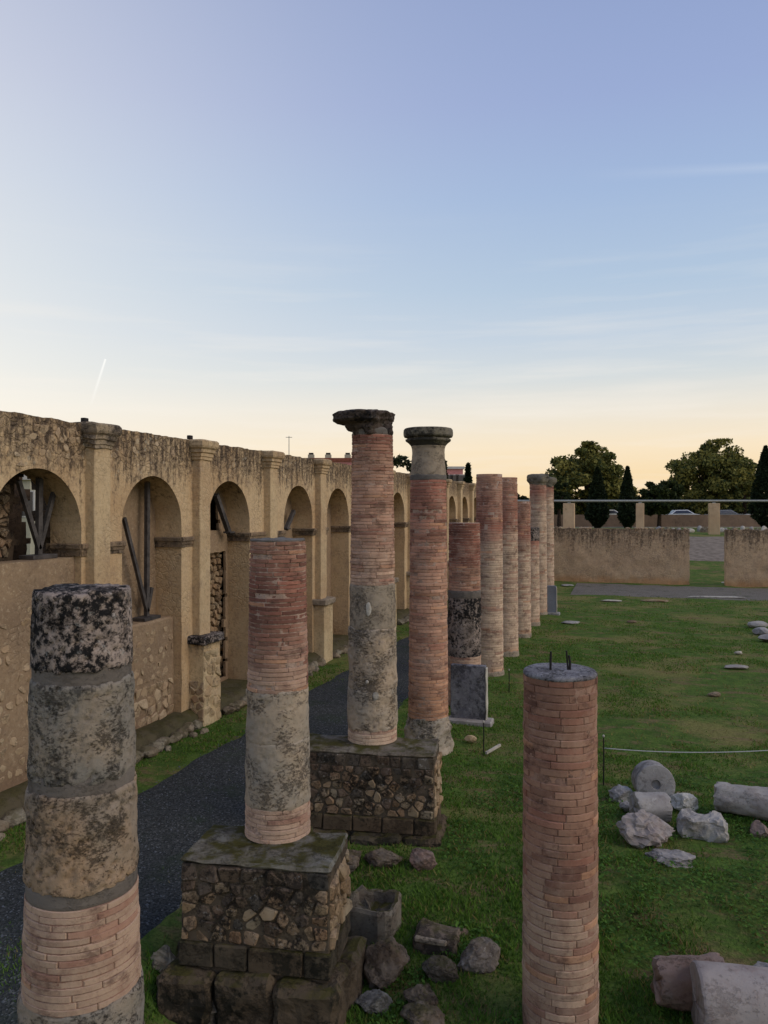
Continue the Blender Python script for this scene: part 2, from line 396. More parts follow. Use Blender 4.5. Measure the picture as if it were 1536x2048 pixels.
PEDTOP = mat_stone('mossy_cap_slab', S(128, 124, 112), S(112, 106, 94), S(92, 86, 78), lichen=0.55, scale=7, pit=0.5, moss=1.0)
PLINTH = mat_stone('plinth_stone', S(92, 82, 68), S(76, 70, 58), S(58, 55, 48), lichen=0.85, lcol=S(36, 36, 30), scale=6, pit=0.6, moss=0.95)
CEMENT = mat_stone('grey_cement', S(116, 112, 106), S(102, 99, 94), S(90, 88, 84), lichen=0.3, lcol=S(78, 76, 72), scale=4, pit=0.2)
MARBLE = mat_stone('grey_marble', S(172, 168, 160), S(150, 146, 142), S(128, 122, 116), lichen=0.4, lcol=S(84, 78, 72), white=.4, scale=4, pit=0.25)
MARBLE_P = mat_stone('veined_pink_marble', S(164, 156, 150), S(146, 140, 136), S(138, 118, 112), lichen=0.4, lcol=S(92, 60, 62), scale=3.2, pit=0.3)
MARBLE_B = mat_stone('red_broken_marble', S(140, 122, 112), S(116, 94, 84), S(146, 136, 126), lichen=0.45, lcol=S(84, 62, 56), scale=4.5, pit=0.5)
SLABM = mat_stone('blue_grey_slab', S(128, 128, 132), S(108, 108, 116), S(150, 150, 150), lichen=0.75, lcol=S(66, 64, 68), scale=6, pit=0.5, white=.3)
SLABM2 = mat_stone('blue_grey_slab_clean', S(128, 136, 146), S(116, 124, 136), S(136, 140, 146), lichen=0.2, lcol=S(96, 98, 104), scale=3, pit=0.15)
PALESLAB = mat_stone('pale_marble', S(198, 192, 178), S(178, 172, 160), S(156, 150, 138), lichen=0.25, scale=5, pit=0.3)
PILLAR = mat_stone('beige_pillar_render', S(206, 178, 142), S(198, 168, 132), S(186, 158, 126), lichen=0.03, scale=2, pit=0.1)
PERIM = mat_stone('perimeter_render', S(136, 114, 96), S(124, 104, 88), S(112, 96, 84), lichen=0.25, scale=1.5, pit=0.2)

def mat_brick():
    n = NB('thin_brick', 0.92, 0.12)
    base = n.mix(1.0, n.objcol(), n.attr(), 'MULTIPLY')
    a = n.noise(9, 5, 0.65); f = n.noise(70, 4, 0.7); w = n.noise(2.6, 6, 0.7)
    c = n.mix(n.math('MULTIPLY', n.rng(a, 0.42, 0.70), 0.35), base, S(120, 74, 62))
    c = n.mix(n.math('MULTIPLY', n.rng(w, 0.50, 0.66), 0.45), c, S(182, 152, 132))
    c = n.mix(n.math('MULTIPLY', n.rng(n.noise(3.4, 7, 0.75, n.map((1, 1, 1.6), (7, 3, 1))), 0.51, 0.66), 0.68), c, S(86, 62, 55))
    c = n.mix(n.math('MULTIPLY', n.rng(f, 0.52, 0.75), 0.35), c, S(90, 62, 54))
    return n.done(c, n.bump(n.math('ADD', n.math('MULTIPLY', a, 0.6), n.math('MULTIPLY', f, 0.4)), 0.5, 0.008))
BRICK = mat_brick()
PLASTER_C = mat_plaster('clean_pilaster_render', S(204, 178, 138), S(190, 160, 122), S(166, 142, 116), top=(4.0, 5.2), streak=0.6, reveal=0.12)

def mat_simple(name, c, rough=0.8, spec=0.2, var=0.15, scale=8, metal=0.0, bump=0.2):
    n = NB(name, rough, spec); n.b.inputs['Metallic'].default_value = metal
    a = n.noise(scale, 5, 0.65)
    dark = tuple(v * (1 - 2 * var) for v in c[:3]) + (1,)
    return n.done(n.mix(n.rng(a, 0.35, 0.7), c, dark), n.bump(a, bump, 0.01))
STEEL = mat_simple('rusty_steel', S(88, 82, 78), 0.7, 0.3, 0.3, 6)
IRON = mat_simple('dark_iron', S(40, 34, 32), 0.7, 0.3, 0.3, 30)
ROPE = mat_simple('grey_rope', S(176, 176, 172), 0.9, 0.1, 0.1, 60)
PIPE = mat_simple('galvanised_pipe', S(150, 152, 146), 0.5, 0.4, 0.15, 12, 0.3)
PINK = mat_simple('pink_facade', S(205, 140, 134), 0.9, 0.1, 0.06, 2)
WHITEW = mat_simple('white_facade', S(200, 194, 186), 0.9, 0.1, 0.06, 2)
CREAMW = mat_simple('cream_facade', S(178, 172, 150), 0.9, 0.1, 0.08, 2)
ROOFT = mat_simple('red_roof_tile', S(150, 92, 74), 0.9, 0.1, 0.2, 6)
WINDOW = mat_simple('window_glass', S(52, 56, 66), 0.15, 0.6, 0.1, 2, 0, 0)
CARW = mat_simple('white_car_paint', S(215, 216, 218), 0.25, 0.5, 0.02, 2, 0, 0)
CARG = mat_simple('grey_car_paint', S(120, 124, 130), 0.25, 0.5, 0.02, 2, 0, 0)
RUBBER = mat_simple('tyre_rubber', S(32, 32, 33), 0.9, 0.1, 0.1, 20)
BARK = mat_simple('tree_bark', S(70, 58, 48), 0.95, 0.05, 0.3, 9, 0, 0.6)
ASPHALT = mat_simple('far_path_gravel', S(142, 128, 112), 0.95, 0.1, 0.2, 3, 0, 0.4)

def mat_leaf(name):
    n = NB(name, 0.75, 0.15)
    c = n.attr()
    n.b.inputs['Transmission Weight'].default_value = 0.0
    tr = n.t.nodes.new('ShaderNodeBsdfTranslucent'); mx = n.t.nodes.new('ShaderNodeMixShader'); mx.inputs[0].default_value = 0.25
    n.t.links.new(c, tr.inputs[0]); n.put(c, n.b.inputs['Base Color'])
    out = n.t.nodes['Material Output']
    n.t.links.new(n.b.outputs[0], mx.inputs[1]); n.t.links.new(tr.outputs[0], mx.inputs[2]); n.t.links.new(mx.outputs[0], out.inputs[0])
    return n.m
LEAF = mat_leaf('foliage'); GRASSB = mat_leaf('grass_blade')

def mat_ground():
    n = NB('grassy_ground', 1.0, 0.05)
    a = n.noise(0.42, 6, 0.65); b = n.noise(3.2, 6, 0.7); f = n.noise(26, 5, 0.75); st = n.noise(1.2, 6, 0.7, n.map((1, 2.4, 1), (5, 5, 0)))
    c = n.mix(n.rng(b, 0.36, 0.66), S(78, 102, 46), S(102, 124, 56))
    c = n.mix(n.math('MULTIPLY', n.rng(a, 0.47, 0.62), 0.85), c, S(142, 132, 80))
    c = n.mix(n.math('MULTIPLY', n.rng(st, 0.50, 0.64), 0.85), c, S(134, 112, 82))
    c = n.mix(n.math('MULTIPLY', n.rng(f, 0.42, 0.62), 0.5), c, S(48, 62, 32))
    h = n.math('ADD', n.math('MULTIPLY', f, 0.6), n.math('MULTIPLY', b, 0.8))
    return n.done(c, n.bump(h, 0.9, 0.06))
GROUND = mat_ground()
def mat_gravel(name, c1, c2):
    n = NB(name, 0.95, 0.12)
    v = n.vor(60, 'F1', out=1); vd = n.vor(60, 'F1'); a = n.noise(1.4, 6, 0.7)
    g = n.t.nodes.new('ShaderNodeRGBToBW'); n.t.links.new(v, g.inputs[0])
    c = n.mix(n.rng(g.outputs[0], 0.2, 0.8), c1, c2)
    c = n.mix(n.math('MULTIPLY', n.rng(g.outputs[0], 0.82, 0.9), .5), c, S(130, 130, 128))
    c = n.mix(n.math('MULTIPLY', n.rng(a, 0.5, 0.7), 0.6), c, S(50, 62, 44))
    return n.done(c, n.bump(vd, 0.8, 0.015))
GRAVEL = mat_gravel('blue_grey_gravel', S(48, 50, 49), S(74, 76, 74))
GRAVEL_F = mat_gravel('grey_gravel', S(104, 98, 88), S(130, 122, 110))
EARTH = mat_stone('terrace_earth', S(86, 80, 62), S(72, 72, 48), S(98, 88, 70), lichen=0.3, lcol=S(44, 52, 28), scale=5, pit=0.4, moss=0.6)

# ------------------------------------------------------------------ ground, paths, terrace
def axis(parts):
    out = []
    for a, b, s in parts:
        n = max(1, int(round((b - a) / s))); out += [a + (b - a) * i / n for i in range(n)]
    out.append(parts[-1][1]); return out
def build_ground():
    xs = axis([(-900, -60, 140), (-60, -10, 6), (-10, 8, 0.22), (8, 60, 5), (60, 900, 140)])
    ys = axis([(-300, -4, 60), (-4, 20, 0.22), (20, 62, 0.8), (62, 140, 8), (140, 1500, 200)])
    V = []
    for y in ys:
        for x in xs:
            z = gz(x, y) + (0.035 * fnoise(x * 0.9, y * 0.9, 0.3, 4) if -10 < x < 12 and -4 < y < 45 else 0)
            V.append((x, y, z - 0.012))
    nx = len(xs)
    F = [(j * nx + i, j * nx + i + 1, (j + 1) * nx + i + 1, (j + 1) * nx + i) for j in range(len(ys) - 1) for i in range(nx - 1)]
    o = mk('ground', V, F, GROUND, smooth=True, origin=(0, 0, 0)); tag(o, 'uneven grassy ground of the ruined court', 'ground', kind='structure')
build_ground()
def ribbon(name, a, b, y0, y1, step, mat, lift, label, along='y', wob=0.18, n=14, seed=1.0):
    V, F = [], []; m = int((y1 - y0) / step) + 1
    for j in range(m):
        y = y0 + (y1 - y0) * j / (m - 1)
        l = a + wob * 1.6 * fnoise(seed, y * 0.6, 1, 3); r = b + wob * 1.6 * fnoise(seed + 5, y * 0.6, 2, 3)
        for i in range(n):
            x = l + (r - l) * i / (n - 1)
            e = min(i, n - 1 - i); dz = -0.05 if e == 0 else lift
            X, Y = (x, y) if along == 'y' else (y, x)
            V.append((X, Y, gz(X, Y) + 0.035 * fnoise(X * 0.9, Y * 0.9, 0.3, 4) + dz))
    for j in range(m - 1):
        for i in range(n - 1): F.append((j * n + i, j * n + i + 1, (j + 1) * n + i + 1, (j + 1) * n + i))
    o = mk(name, V, F, mat, smooth=True, origin=(0, 0, 0)); tag(o, label, 'path', kind='structure')
PATH_L, PATH_R = -6.05, -3.85
ribbon('path', PATH_L, PATH_R, 0.0, 36.0, 0.25, GRAVEL, 0.014, 'blue grey gravel path between columns and arcade')
ribbon('path', 33.2, 38.6, -2.2, 16.0, 0.4, GRAVEL_F, 0.014, 'grey gravel path along the foot of the far wall', along='x', seed=9.0)
def build_terrace():
    V, F = [], []; ys = [2 + 0.3 * i for i in range(122)]
    for y in ys:
        k = 0.03 * fnoise(3, y * 1.3, 5, 3)
        for x, z in ((-9.5, 0.3), (-7.05, 0.27 + k), (-6.95, 0.25 + k), (-6.82, 0.17 + k), (-6.78, -0.06)): V.append((x, y, z + 0.02 * fnoise(x * 3, y * 2, 1, 3)))
    for j in range(len(ys) - 1):
        for i in range(4): F.append((j * 5 + i, j * 5 + i + 1, (j + 1) * 5 + i + 1, (j + 1) * 5 + i))
    o = mk('terrace_ground', V, F, EARTH, smooth=True, origin=(0, 0, 0)); tag(o, 'narrow raised earth strip at the foot of the arcade', 'terrace', kind='structure')
build_terrace()

# ------------------------------------------------------------------ rubble faces: real stones in a bed
def cells(w, h, cw, ch, r, jit=0.38):
    nx, ny = max(1, round(w / cw)), max(1, round(h / ch)); P = []
    for j in range(ny):
        for i in range(nx):
            off = 0.5 if j % 2 else 0.0
            P.append(((i + 0.5 + (off - 0.25) * 0.8 + r.uniform(-jit, jit)) * w / nx, (j + 0.5 + r.uniform(-jit, jit)) * h / ny))
    out = []
    for k, p in enumerate(P):
        poly = [(0, 0), (w, 0), (w, h), (0, h)]
        for m, q in enumerate(P):
            if m == k or abs(q[0] - p[0]) > 3 * cw or abs(q[1] - p[1]) > 3 * ch: continue
            mx, my = (p[0] + q[0]) / 2, (p[1] + q[1]) / 2; dx, dy = q[0] - p[0], q[1] - p[1]
            new = []
            for a, b in zip(poly, poly[1:] + poly[:1]):
                da = (a[0] - mx) * dx + (a[1] - my) * dy; db = (b[0] - mx) * dx + (b[1] - my) * dy
                if da <= 0: new.append(a)
                if da * db < 0:
                    t = da / (da - db); new.append((a[0] + (b[0] - a[0]) * t, a[1] + (b[1] - a[1]) * t))
            poly = new
            if len(poly) < 3: break
        if len(poly) >= 3: out.append(poly)
    return out
def rubble(parent, O, U, Vv, N, w, h, cw, ch, mat, seed, gap=0.012, depth=0.02, rnd=2, keep=None, sink=0.03, name='stone', warp=0.25, matf=None, jit=0.38):
    r = random.Random(seed); O, U, Vv, N = Vector(O), Vector(U), Vector(Vv), Vector(N)
    for poly in cells(w, h, cw, ch, r, jit):
        cx = sum(p[0] for p in poly) / len(poly); cy = sum(p[1] for p in poly) / len(poly)
        if keep and not keep(cx, cy, r): continue
        size = math.sqrt(max(1e-6, abs(sum(a[0] * b[1] - b[0] * a[1] for a, b in zip(poly, poly[1:] + poly[:1])) / 2)))
        if size < 0.025: continue
        k = max(0.3, 1 - 2.0 * gap / size); poly = [(cx + (x - cx) * k, cy + (y - cy) * k) for x, y in poly]
        for _ in range(1 if rnd < 2 else 2):
            if len(poly) > 9: break
            q = []
            for a, b in zip(poly, poly[1:] + poly[:1]):
                e = .2 if rnd > 1 else .11; q += [(a[0] * (1 - e) + b[0] * e, a[1] * (1 - e) + b[1] * e), (a[0] * e + b[0] * (1 - e), a[1] * e + b[1] * (1 - e))]
            poly = q
        d = depth * r.uniform(0.35, 1.5); tx, ty = r.uniform(-.3, .3), r.uniform(-.3, .3)
        c0 = O + U * cx + Vv * cy; V = []; n = len(poly)
        for lay, (sc, dd) in enumerate(((1.0, -sink), (1.0, d * 0.35), (0.82, d))):
            for (x, y) in poly:
                jx = 1 + warp * 0.3 * r.uniform(-1, 1)
                ux, uy = (x - cx) * sc * (jx if lay else 1), (y - cy) * sc * (jx if lay else 1)
                V.append(U * ux + Vv * uy + N * (dd + (tx * ux + ty * uy if lay else 0)))
        V.append(N * d * 1.08)
        F = []
        for l in range(2):
            for i in range(n): F.append((l * n + i, l * n + (i + 1) % n, (l + 1) * n + (i + 1) % n, (l + 1) * n + i))
        for i in range(n): F.append((2 * n + i, 2 * n + (i + 1) % n, 3 * n))
        me = mesh_of(name, V, F, matf(cx, cy, r) if matf else mat)
        link(bpy.data.objects.new(name, me), parent, c0)

# ------------------------------------------------------------------ arcade
XW, XP, XQ = -7.0, -6.85, -6.72
WT = 0.5
Z_TOP, Z_SPR, Z_IMP = 4.80, 3.36, (3.0, 3.17)
PIL = [8.95 + 2.71 * k for k in range(-1, 12)]
CENT = {0: 7.9, 1: 10.36, 2: 12.78, 3: 15.95}
arcade = thing('arcade_wall', (XW, 8.95, 0.0), 'long ochre rendered arcade of round arches with pilasters along the path', 'arcade')
def arc_half(c, r): return c - r, c + r
def wall_bay(i):
    y0, y1 = PIL[i], PIL[i + 1]; c = CENT.get(i, (y0 + y1) / 2); r = 0.79
    a, b = c - r, c + r
    ys = sorted(set([round(y0 + (y1 - y0) * k / 30, 4) for k in range(31)] + [round(c - r * math.cos(math.pi * k / 28), 4) for k in range(29)]))
    V, F = [], []; idx = {}
    def vert(x, y, z, amp=1.0):
        d = amp * (0.010 * fnoise(y * 1.7, z * 1.7, i * 0.0 + x, 4))
        V.append((x + d, y, z)); return len(V) - 1
    nz = 22
    def zbot(y):
        if a <= y <= b: return Z_SPR + math.sqrt(max(0.0, r * r - (y - c) ** 2))
        return -0.1
    def ztop(y): return Z_TOP + 0.02 * fnoise(y * 2.3, 4.0, 1.0, 4) + 0.012 * fnoise(y * 9, 1, 1, 2)
    for face_x, flip in ((XW, False), (XW - WT, True)):
        for ya, yb in zip(ys, ys[1:]):
            mid = (ya + yb) / 2
            inside = a <= mid <= b
            zba = zbot(ya) if inside else -0.1; zbb = zbot(yb) if inside else -0.1
            if inside:
                zba = Z_SPR + math.sqrt(max(0.0, r * r - (ya - c) ** 2)); zbb = Z_SPR + math.sqrt(max(0.0, r * r - (yb - c) ** 2))
            rows = 10 if inside else nz
            pa = [vert(face_x, ya, zba + (ztop(ya) - zba) * k / rows) for k in range(rows + 1)]
            pb = [vert(face_x, yb, zbb + (ztop(yb) - zbb) * k / rows) for k in range(rows + 1)]
            for k in range(rows):
                q = (pa[k], pb[k], pb[k + 1], pa[k + 1]); F.append(q if not flip else q[::-1])
    for ya, yb in zip(ys, ys[1:]):        # coping
        q = [vert(XW, ya, ztop(ya)), vert(XW, yb, ztop(yb)), vert(XW - WT, yb, ztop(yb)), vert(XW - WT, ya, ztop(ya))]; F.append(tuple(q))
    # soffit and jambs
    path = [(a, -0.1), (a, 1.2), (a, 2.3), (a, Z_SPR)] + [(c - r * math.cos(math.pi * k / 28), Z_SPR + r * math.sin(math.pi * k / 28)) for k in range(1, 28)] + [(b, Z_SPR), (b, 2.3), (b, 1.2), (b, -0.1)]
    for (ya, za), (yb, zb) in zip(path, path[1:]):
        for k in range(4):
            x0, x1 = XW - WT * k / 4, XW - WT * (k + 1) / 4
            F.append((vert(x0, ya, za, .6 if k == 0 else 0), vert(x0, yb, zb, .6 if k == 0 else 0), vert(x1, yb, zb, 0), vert(x1, ya, za, 0)))
    for e, s in ((y0, 1), (y1, -1)): pass
    return mk('wall_bay', V, F, PLASTER, arcade), c, a, b
BAYS = {}
for i in range(len(PIL) - 1): BAYS[i] = wall_bay(i)

def moulding(name, parent, y0, y1, xf, prof, mat, ret=0.0, amp=0.004):
    """horizontal moulding run along y, front face at xf, profile = [(out, z)], returned on both ends"""
    V, F = [], []; m = max(2, int((y1 - y0) / 0.12) + 1)
    for j in range(m):
        y = y0 + (y1 - y0) * j / (m - 1)
        for (o, z) in prof:
            e = o if (0 < j < m - 1) else o
            V.append((xf + e + amp * fnoise(y * 5, z * 9, 2, 3), y, z + amp * fnoise(y * 4, z * 9, 7, 3)))
    n = len(prof)
    for j in range(m - 1):
        for i in range(n - 1): F.append((j * n + i, (j + 1) * n + i, (j + 1) * n + i + 1, j * n + i + 1))
    F.append(tuple(range(n))); F.append(tuple(range((m - 1) * n + n - 1, (m - 1) * n - 1, -1)))
    return mk(name, V, F, mat, parent)
IMP = [(-0.55, 3.0), (0.008, 3.0), (0.014, 3.045), (0.03, 3.05), (0.034, 3.10), (0.052, 3.105), (0.052, 3.155), (0.035, 3.17), (-0.55, 3.17)]
def pilaster(k, y):
    w = 0.34
    p = box('pilaster', XP - 0.3, XP, y - w / 2, y + w / 2, 1.42, 4.5, PLASTER_C, arcade, bev=0.012, cuts=6, amp=0.006, seed=k, freq=2.0)
    # capital: stacked mouldings
    V, F = [], []; lay = [(0.01, 4.46), (0.035, 4.475), (0.035, 4.53), (0.06, 4.54), (0.06, 4.60), (0.10, 4.62), (0.10, 4.68), (0.15, 4.71), (0.17, 4.75), (0.17, 4.83), (0.13, 4.86)]
    weather = 0.04 if k == 1 else 0.008
    ring = 24
    for (o, z) in lay:
        o *= .62; z = 4.46 + (z - 4.46) * .87
        x1, x0, ya, yb = XP + o, XP - 0.32, y - w / 2 - o, y + w / 2 + o
        pts = [(x0, ya)] + [(x0 + (x1 - x0) * s / 6, ya) for s in range(1, 7)] + [(x1, ya + (yb - ya) * s / 10) for s in range(1, 11)] + [(x1 - (x1 - x0) * s / 6, yb) for s in range(1, 7)]
        for (px, py) in pts:
            nv = mnoise.noise_vector(Vector((px * 5, py * 5, z * 5 + k * 3)))
            sh = (1 - 0.25 * max(0, fnoise(py * 3, z * 4, k * 5, 3))) if k == 1 else 1
            V.append((XP + (px - XP) * sh + nv.x * weather * .5, py + nv.y * weather, z + nv.z * weather * 0.7))
        n = len(pts)
    for j in range(len(lay) - 1):
        for i2 in range(n - 1): F.append((j * n + i2, j * n + i2 + 1, (j + 1) * n + i2 + 1, (j + 1) * n + i2))
    F.append(tuple(range((len(lay) - 1) * n, len(lay) * n)))
    mk('capital', V, F, BLACKCAP if k == 1 else PLASTER_C, p)
    ped = box('pedestal', XP - 0.3, XQ, y - 0.27, y + 0.27, -0.05, 1.40, PLASTER_P, p, bev=0.015, cuts=4, amp=0.01, seed=k + 30, freq=2.0)
    box('pedestal_cornice', XP - 0.3, XQ + 0.06, y - 0.33, y + 0.33, 1.36, 1.50, CAPPALE if k != 2 else DRUM_DARK, p, bev=0.02, cuts=3, amp=0.015, seed=k + 60, freq=4)
    if k == 2:
        rubble(p, (XQ + 0.002, y - 0.27, 0.0), (0, 1, 0), (0, 0, 1), (1, 0, 0), 0.54, 1.25, 0.17, 0.15, RUBBLE_P, 5, gap=0.008, depth=0.012, rnd=1)
        rubble(p, (XP - 0.13, y - 0.272, 0.0), (1, 0, 0), (0, 0, 1), (0, -1, 0), 0.26, 0.75, 0.12, 0.13, RUBBLE, 6, gap=0.008, depth=0.012, rnd=1)
PLASTER_P = mat_plaster('pale_render', S(214, 190, 148), S(196, 168, 128), S(176, 150, 118), top=(0.9, 1.6), streak=0.7)
BLACKCAP = mat_stone('weathered_capital', S(170, 152, 124), S(140, 126, 108), S(110, 102, 92), lichen=0.6, scale=6, pit=0.6)
for k, y in enumerate(PIL):
    if k > 0: pilaster(k, y)
IMPM = mat_stone('impost_stone', S(150, 130, 104), S(116, 102, 86), S(84, 76, 68), lichen=0.6, scale=6, pit=0.4)
for i, (bay, c, a, b) in BAYS.items():
    moulding('impost', bay, PIL[i] + 0.17, a + 0.03, XW, IMP, IMPM)
    moulding('impost', bay, b - 0.03, PIL[i + 1] - 0.17, XW, IMP, IMPM)
    # returns of the impost into the arch along the jambs
    for yy, s in ((a, 1), (b, -1)):
        V, F = [], []
        for x in (XW - 0.47, XW + 0.02):
            for (o, z) in IMP: V.append((x, yy + s * max(o, -0.1), z))
        n = len(IMP)
        for q in range(n - 1): F.append((q, q + 1, n + q + 1, n + q))
        F.append(tuple(range(n))); F.append(tuple(range(n, 2 * n)))
        mk('impost', V, F, IMPM, bay)

def ragged_panel(name, parent, x, y0, y1, z0, z1, mat, hole=None, seed=0, step=0.08, thick=0.12):
    """wall panel at plane x made of small cells; hole(y, z) -> True leaves the cell out, giving a ragged real opening"""
    ny, nz = max(2, int((y1 - y0) / step)), max(2, int((z1 - z0) / step)); V, F = [], []
    def P(i, j, back):
        y, z = y0 + (y1 - y0) * i / ny, z0 + (z1 - z0) * j / nz
        jy = 0.32 * step * mnoise.noise(Vector((y * 7, z * 7, seed + 1.5))) if 0 < i < ny else 0
        jz = 0.32 * step * mnoise.noise(Vector((y * 7, z * 7, seed + 8.5))) if 0 < j < nz else 0
        return (x - (thick if back else 0) + 0.008 * fnoise(y * 2, z * 2, seed, 3), y + jy, z + jz)
    solid = [[not (hole and hole(y0 + (y1 - y0) * (i + .5) / ny, z0 + (z1 - z0) * (j + .5) / nz)) for j in range(nz)] for i in range(ny)]
    ids = {}
    def vid(i, j, bk):
        if (i, j, bk) not in ids: ids[(i, j, bk)] = len(V); V.append(P(i, j, bk))
        return ids[(i, j, bk)]
    for i in range(ny):
        for j in range(nz):
            if not solid[i][j]: continue
            F.append((vid(i, j, 0), vid(i + 1, j, 0), vid(i + 1, j + 1, 0), vid(i, j + 1, 0)))
            F.append((vid(i, j, 1), vid(i, j + 1, 1), vid(i + 1, j + 1, 1), vid(i + 1, j, 1)))
            for di, dj, e in ((-1, 0, ((i, j), (i, j + 1))), (1, 0, ((i + 1, j), (i + 1, j + 1))), (0, -1, ((i, j), (i + 1, j))), (0, 1, ((i, j + 1), (i + 1, j + 1)))):
                a2, b2 = i + di, j + dj
                if not (0 <= a2 < ny and 0 <= b2 < nz) or not solid[a2][b2]:
                    F.append((vid(*e[0], 0), vid(*e[1], 0), vid(*e[1], 1), vid(*e[0], 1)))
    return mk(name, V, F, mat, parent)

# bay 0: walled up to the impost, open above with a dark ruined room behind
bay, c, a, b = BAYS[0]
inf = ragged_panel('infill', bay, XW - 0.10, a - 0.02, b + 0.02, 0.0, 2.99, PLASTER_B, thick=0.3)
rubble(bay, (XW - 0.098, a + 0.05, 0.35), (0, 1, 0), (0, 0, 1), (1, 0, 0), 1.45, 2.1, 0.17, 0.14, RUBBLE_W, 11, gap=0.026, depth=0.006, keep=lambda x, y, r: r.random() < 0.85 - 0.22 * y)
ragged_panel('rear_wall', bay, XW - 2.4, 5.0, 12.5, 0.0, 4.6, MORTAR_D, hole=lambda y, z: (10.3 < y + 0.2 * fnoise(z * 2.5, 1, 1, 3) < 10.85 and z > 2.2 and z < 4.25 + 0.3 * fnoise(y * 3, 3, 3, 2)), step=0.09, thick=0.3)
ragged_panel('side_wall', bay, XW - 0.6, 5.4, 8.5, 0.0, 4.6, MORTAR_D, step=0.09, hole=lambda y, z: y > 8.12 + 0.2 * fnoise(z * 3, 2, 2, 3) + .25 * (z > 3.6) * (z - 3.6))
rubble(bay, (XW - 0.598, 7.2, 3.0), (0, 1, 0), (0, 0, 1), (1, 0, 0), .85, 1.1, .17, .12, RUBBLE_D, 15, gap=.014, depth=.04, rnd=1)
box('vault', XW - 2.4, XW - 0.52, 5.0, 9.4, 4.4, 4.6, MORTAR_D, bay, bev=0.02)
# bay 1: blind niche above a ledge
bay, c, a, b = BAYS[1]
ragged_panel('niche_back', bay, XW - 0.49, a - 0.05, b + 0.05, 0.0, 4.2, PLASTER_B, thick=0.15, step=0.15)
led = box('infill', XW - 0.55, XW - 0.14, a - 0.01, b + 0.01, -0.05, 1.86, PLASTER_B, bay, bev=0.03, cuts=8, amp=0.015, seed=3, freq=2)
rubble(bay, (XW - 0.138, a + 0.02, 0.25), (0, 1, 0), (0, 0, 1), (1, 0, 0), 1.55, 0.62, 0.19, 0.16, RUBBLE_W, 21, gap=0.008, depth=0.016, rnd=1)
rubble(bay, (XW - 0.138, a + 0.02, 0.9), (0, 1, 0), (0, 0, 1), (1, 0, 0), 1.55, 0.85, 0.17, 0.15, RUBBLE_W, 22, gap=0.03, depth=0.005, keep=lambda x, y, r: r.random() < 0.6)
# bay 2: niche with a ragged doorway broken through, rubble core behind
bay, c, a, b = BAYS[2]
def door_hole(y, z): 
    e = 0.10 * fnoise(z * 4.0, 5, 5, 3)
    return (y < c + 0.70 + e and 0.35 < z < 2.82 + e) or (y < c + .42 + e and 3.22 < z < 3.95)
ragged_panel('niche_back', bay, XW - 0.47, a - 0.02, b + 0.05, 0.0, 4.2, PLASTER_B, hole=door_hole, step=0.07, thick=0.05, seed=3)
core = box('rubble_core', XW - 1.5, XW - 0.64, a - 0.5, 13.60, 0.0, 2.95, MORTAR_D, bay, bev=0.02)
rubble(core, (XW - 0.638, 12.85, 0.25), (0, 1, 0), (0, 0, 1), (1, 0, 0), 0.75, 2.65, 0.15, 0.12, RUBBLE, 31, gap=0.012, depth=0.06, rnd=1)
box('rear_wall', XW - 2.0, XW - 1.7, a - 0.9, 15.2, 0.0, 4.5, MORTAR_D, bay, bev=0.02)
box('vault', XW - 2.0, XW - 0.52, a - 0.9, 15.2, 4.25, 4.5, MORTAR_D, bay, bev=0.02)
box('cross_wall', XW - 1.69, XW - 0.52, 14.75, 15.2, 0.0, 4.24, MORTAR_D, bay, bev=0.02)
# bay 3: niche with a rough rubble patch on its near side
bay, c, a, b = BAYS[3]
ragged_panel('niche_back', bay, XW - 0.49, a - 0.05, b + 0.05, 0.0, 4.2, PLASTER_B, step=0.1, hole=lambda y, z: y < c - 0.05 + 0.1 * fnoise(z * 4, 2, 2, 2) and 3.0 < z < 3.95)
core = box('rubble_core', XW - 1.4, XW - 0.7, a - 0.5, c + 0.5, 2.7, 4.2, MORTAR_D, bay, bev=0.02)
rubble(core, (XW - 0.698, a - 0.1, 2.9), (0, 1, 0), (0, 0, 1), (1, 0, 0), 1.2, 1.2, 0.2, 0.12, RUBBLE_D, 41, gap=0.014, depth=0.04, rnd=1)
for i in range(4, len(BAYS)):
    bay, c, a, b = BAYS[i]
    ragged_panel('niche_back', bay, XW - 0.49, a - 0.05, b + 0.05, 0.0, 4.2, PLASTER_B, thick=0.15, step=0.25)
# stones showing through the render under the coping
for i, (lo, hi, pr, sd) in {0: (4.15, 4.72, 0.42, 51), 1: (4.35, 4.72, 0.22, 52)}.items():
    bay, c, a, b = BAYS[i]
    rubble(bay, (XW + 0.002, PIL[i] + 0.25, lo), (0, 1, 0), (0, 0, 1), (1, 0, 0), 2.2, hi - lo, 0.12, 0.12, RUBBLE_W, sd, gap=0.016, depth=0.006, keep=lambda x, y, r, pr=pr: r.random() < pr)

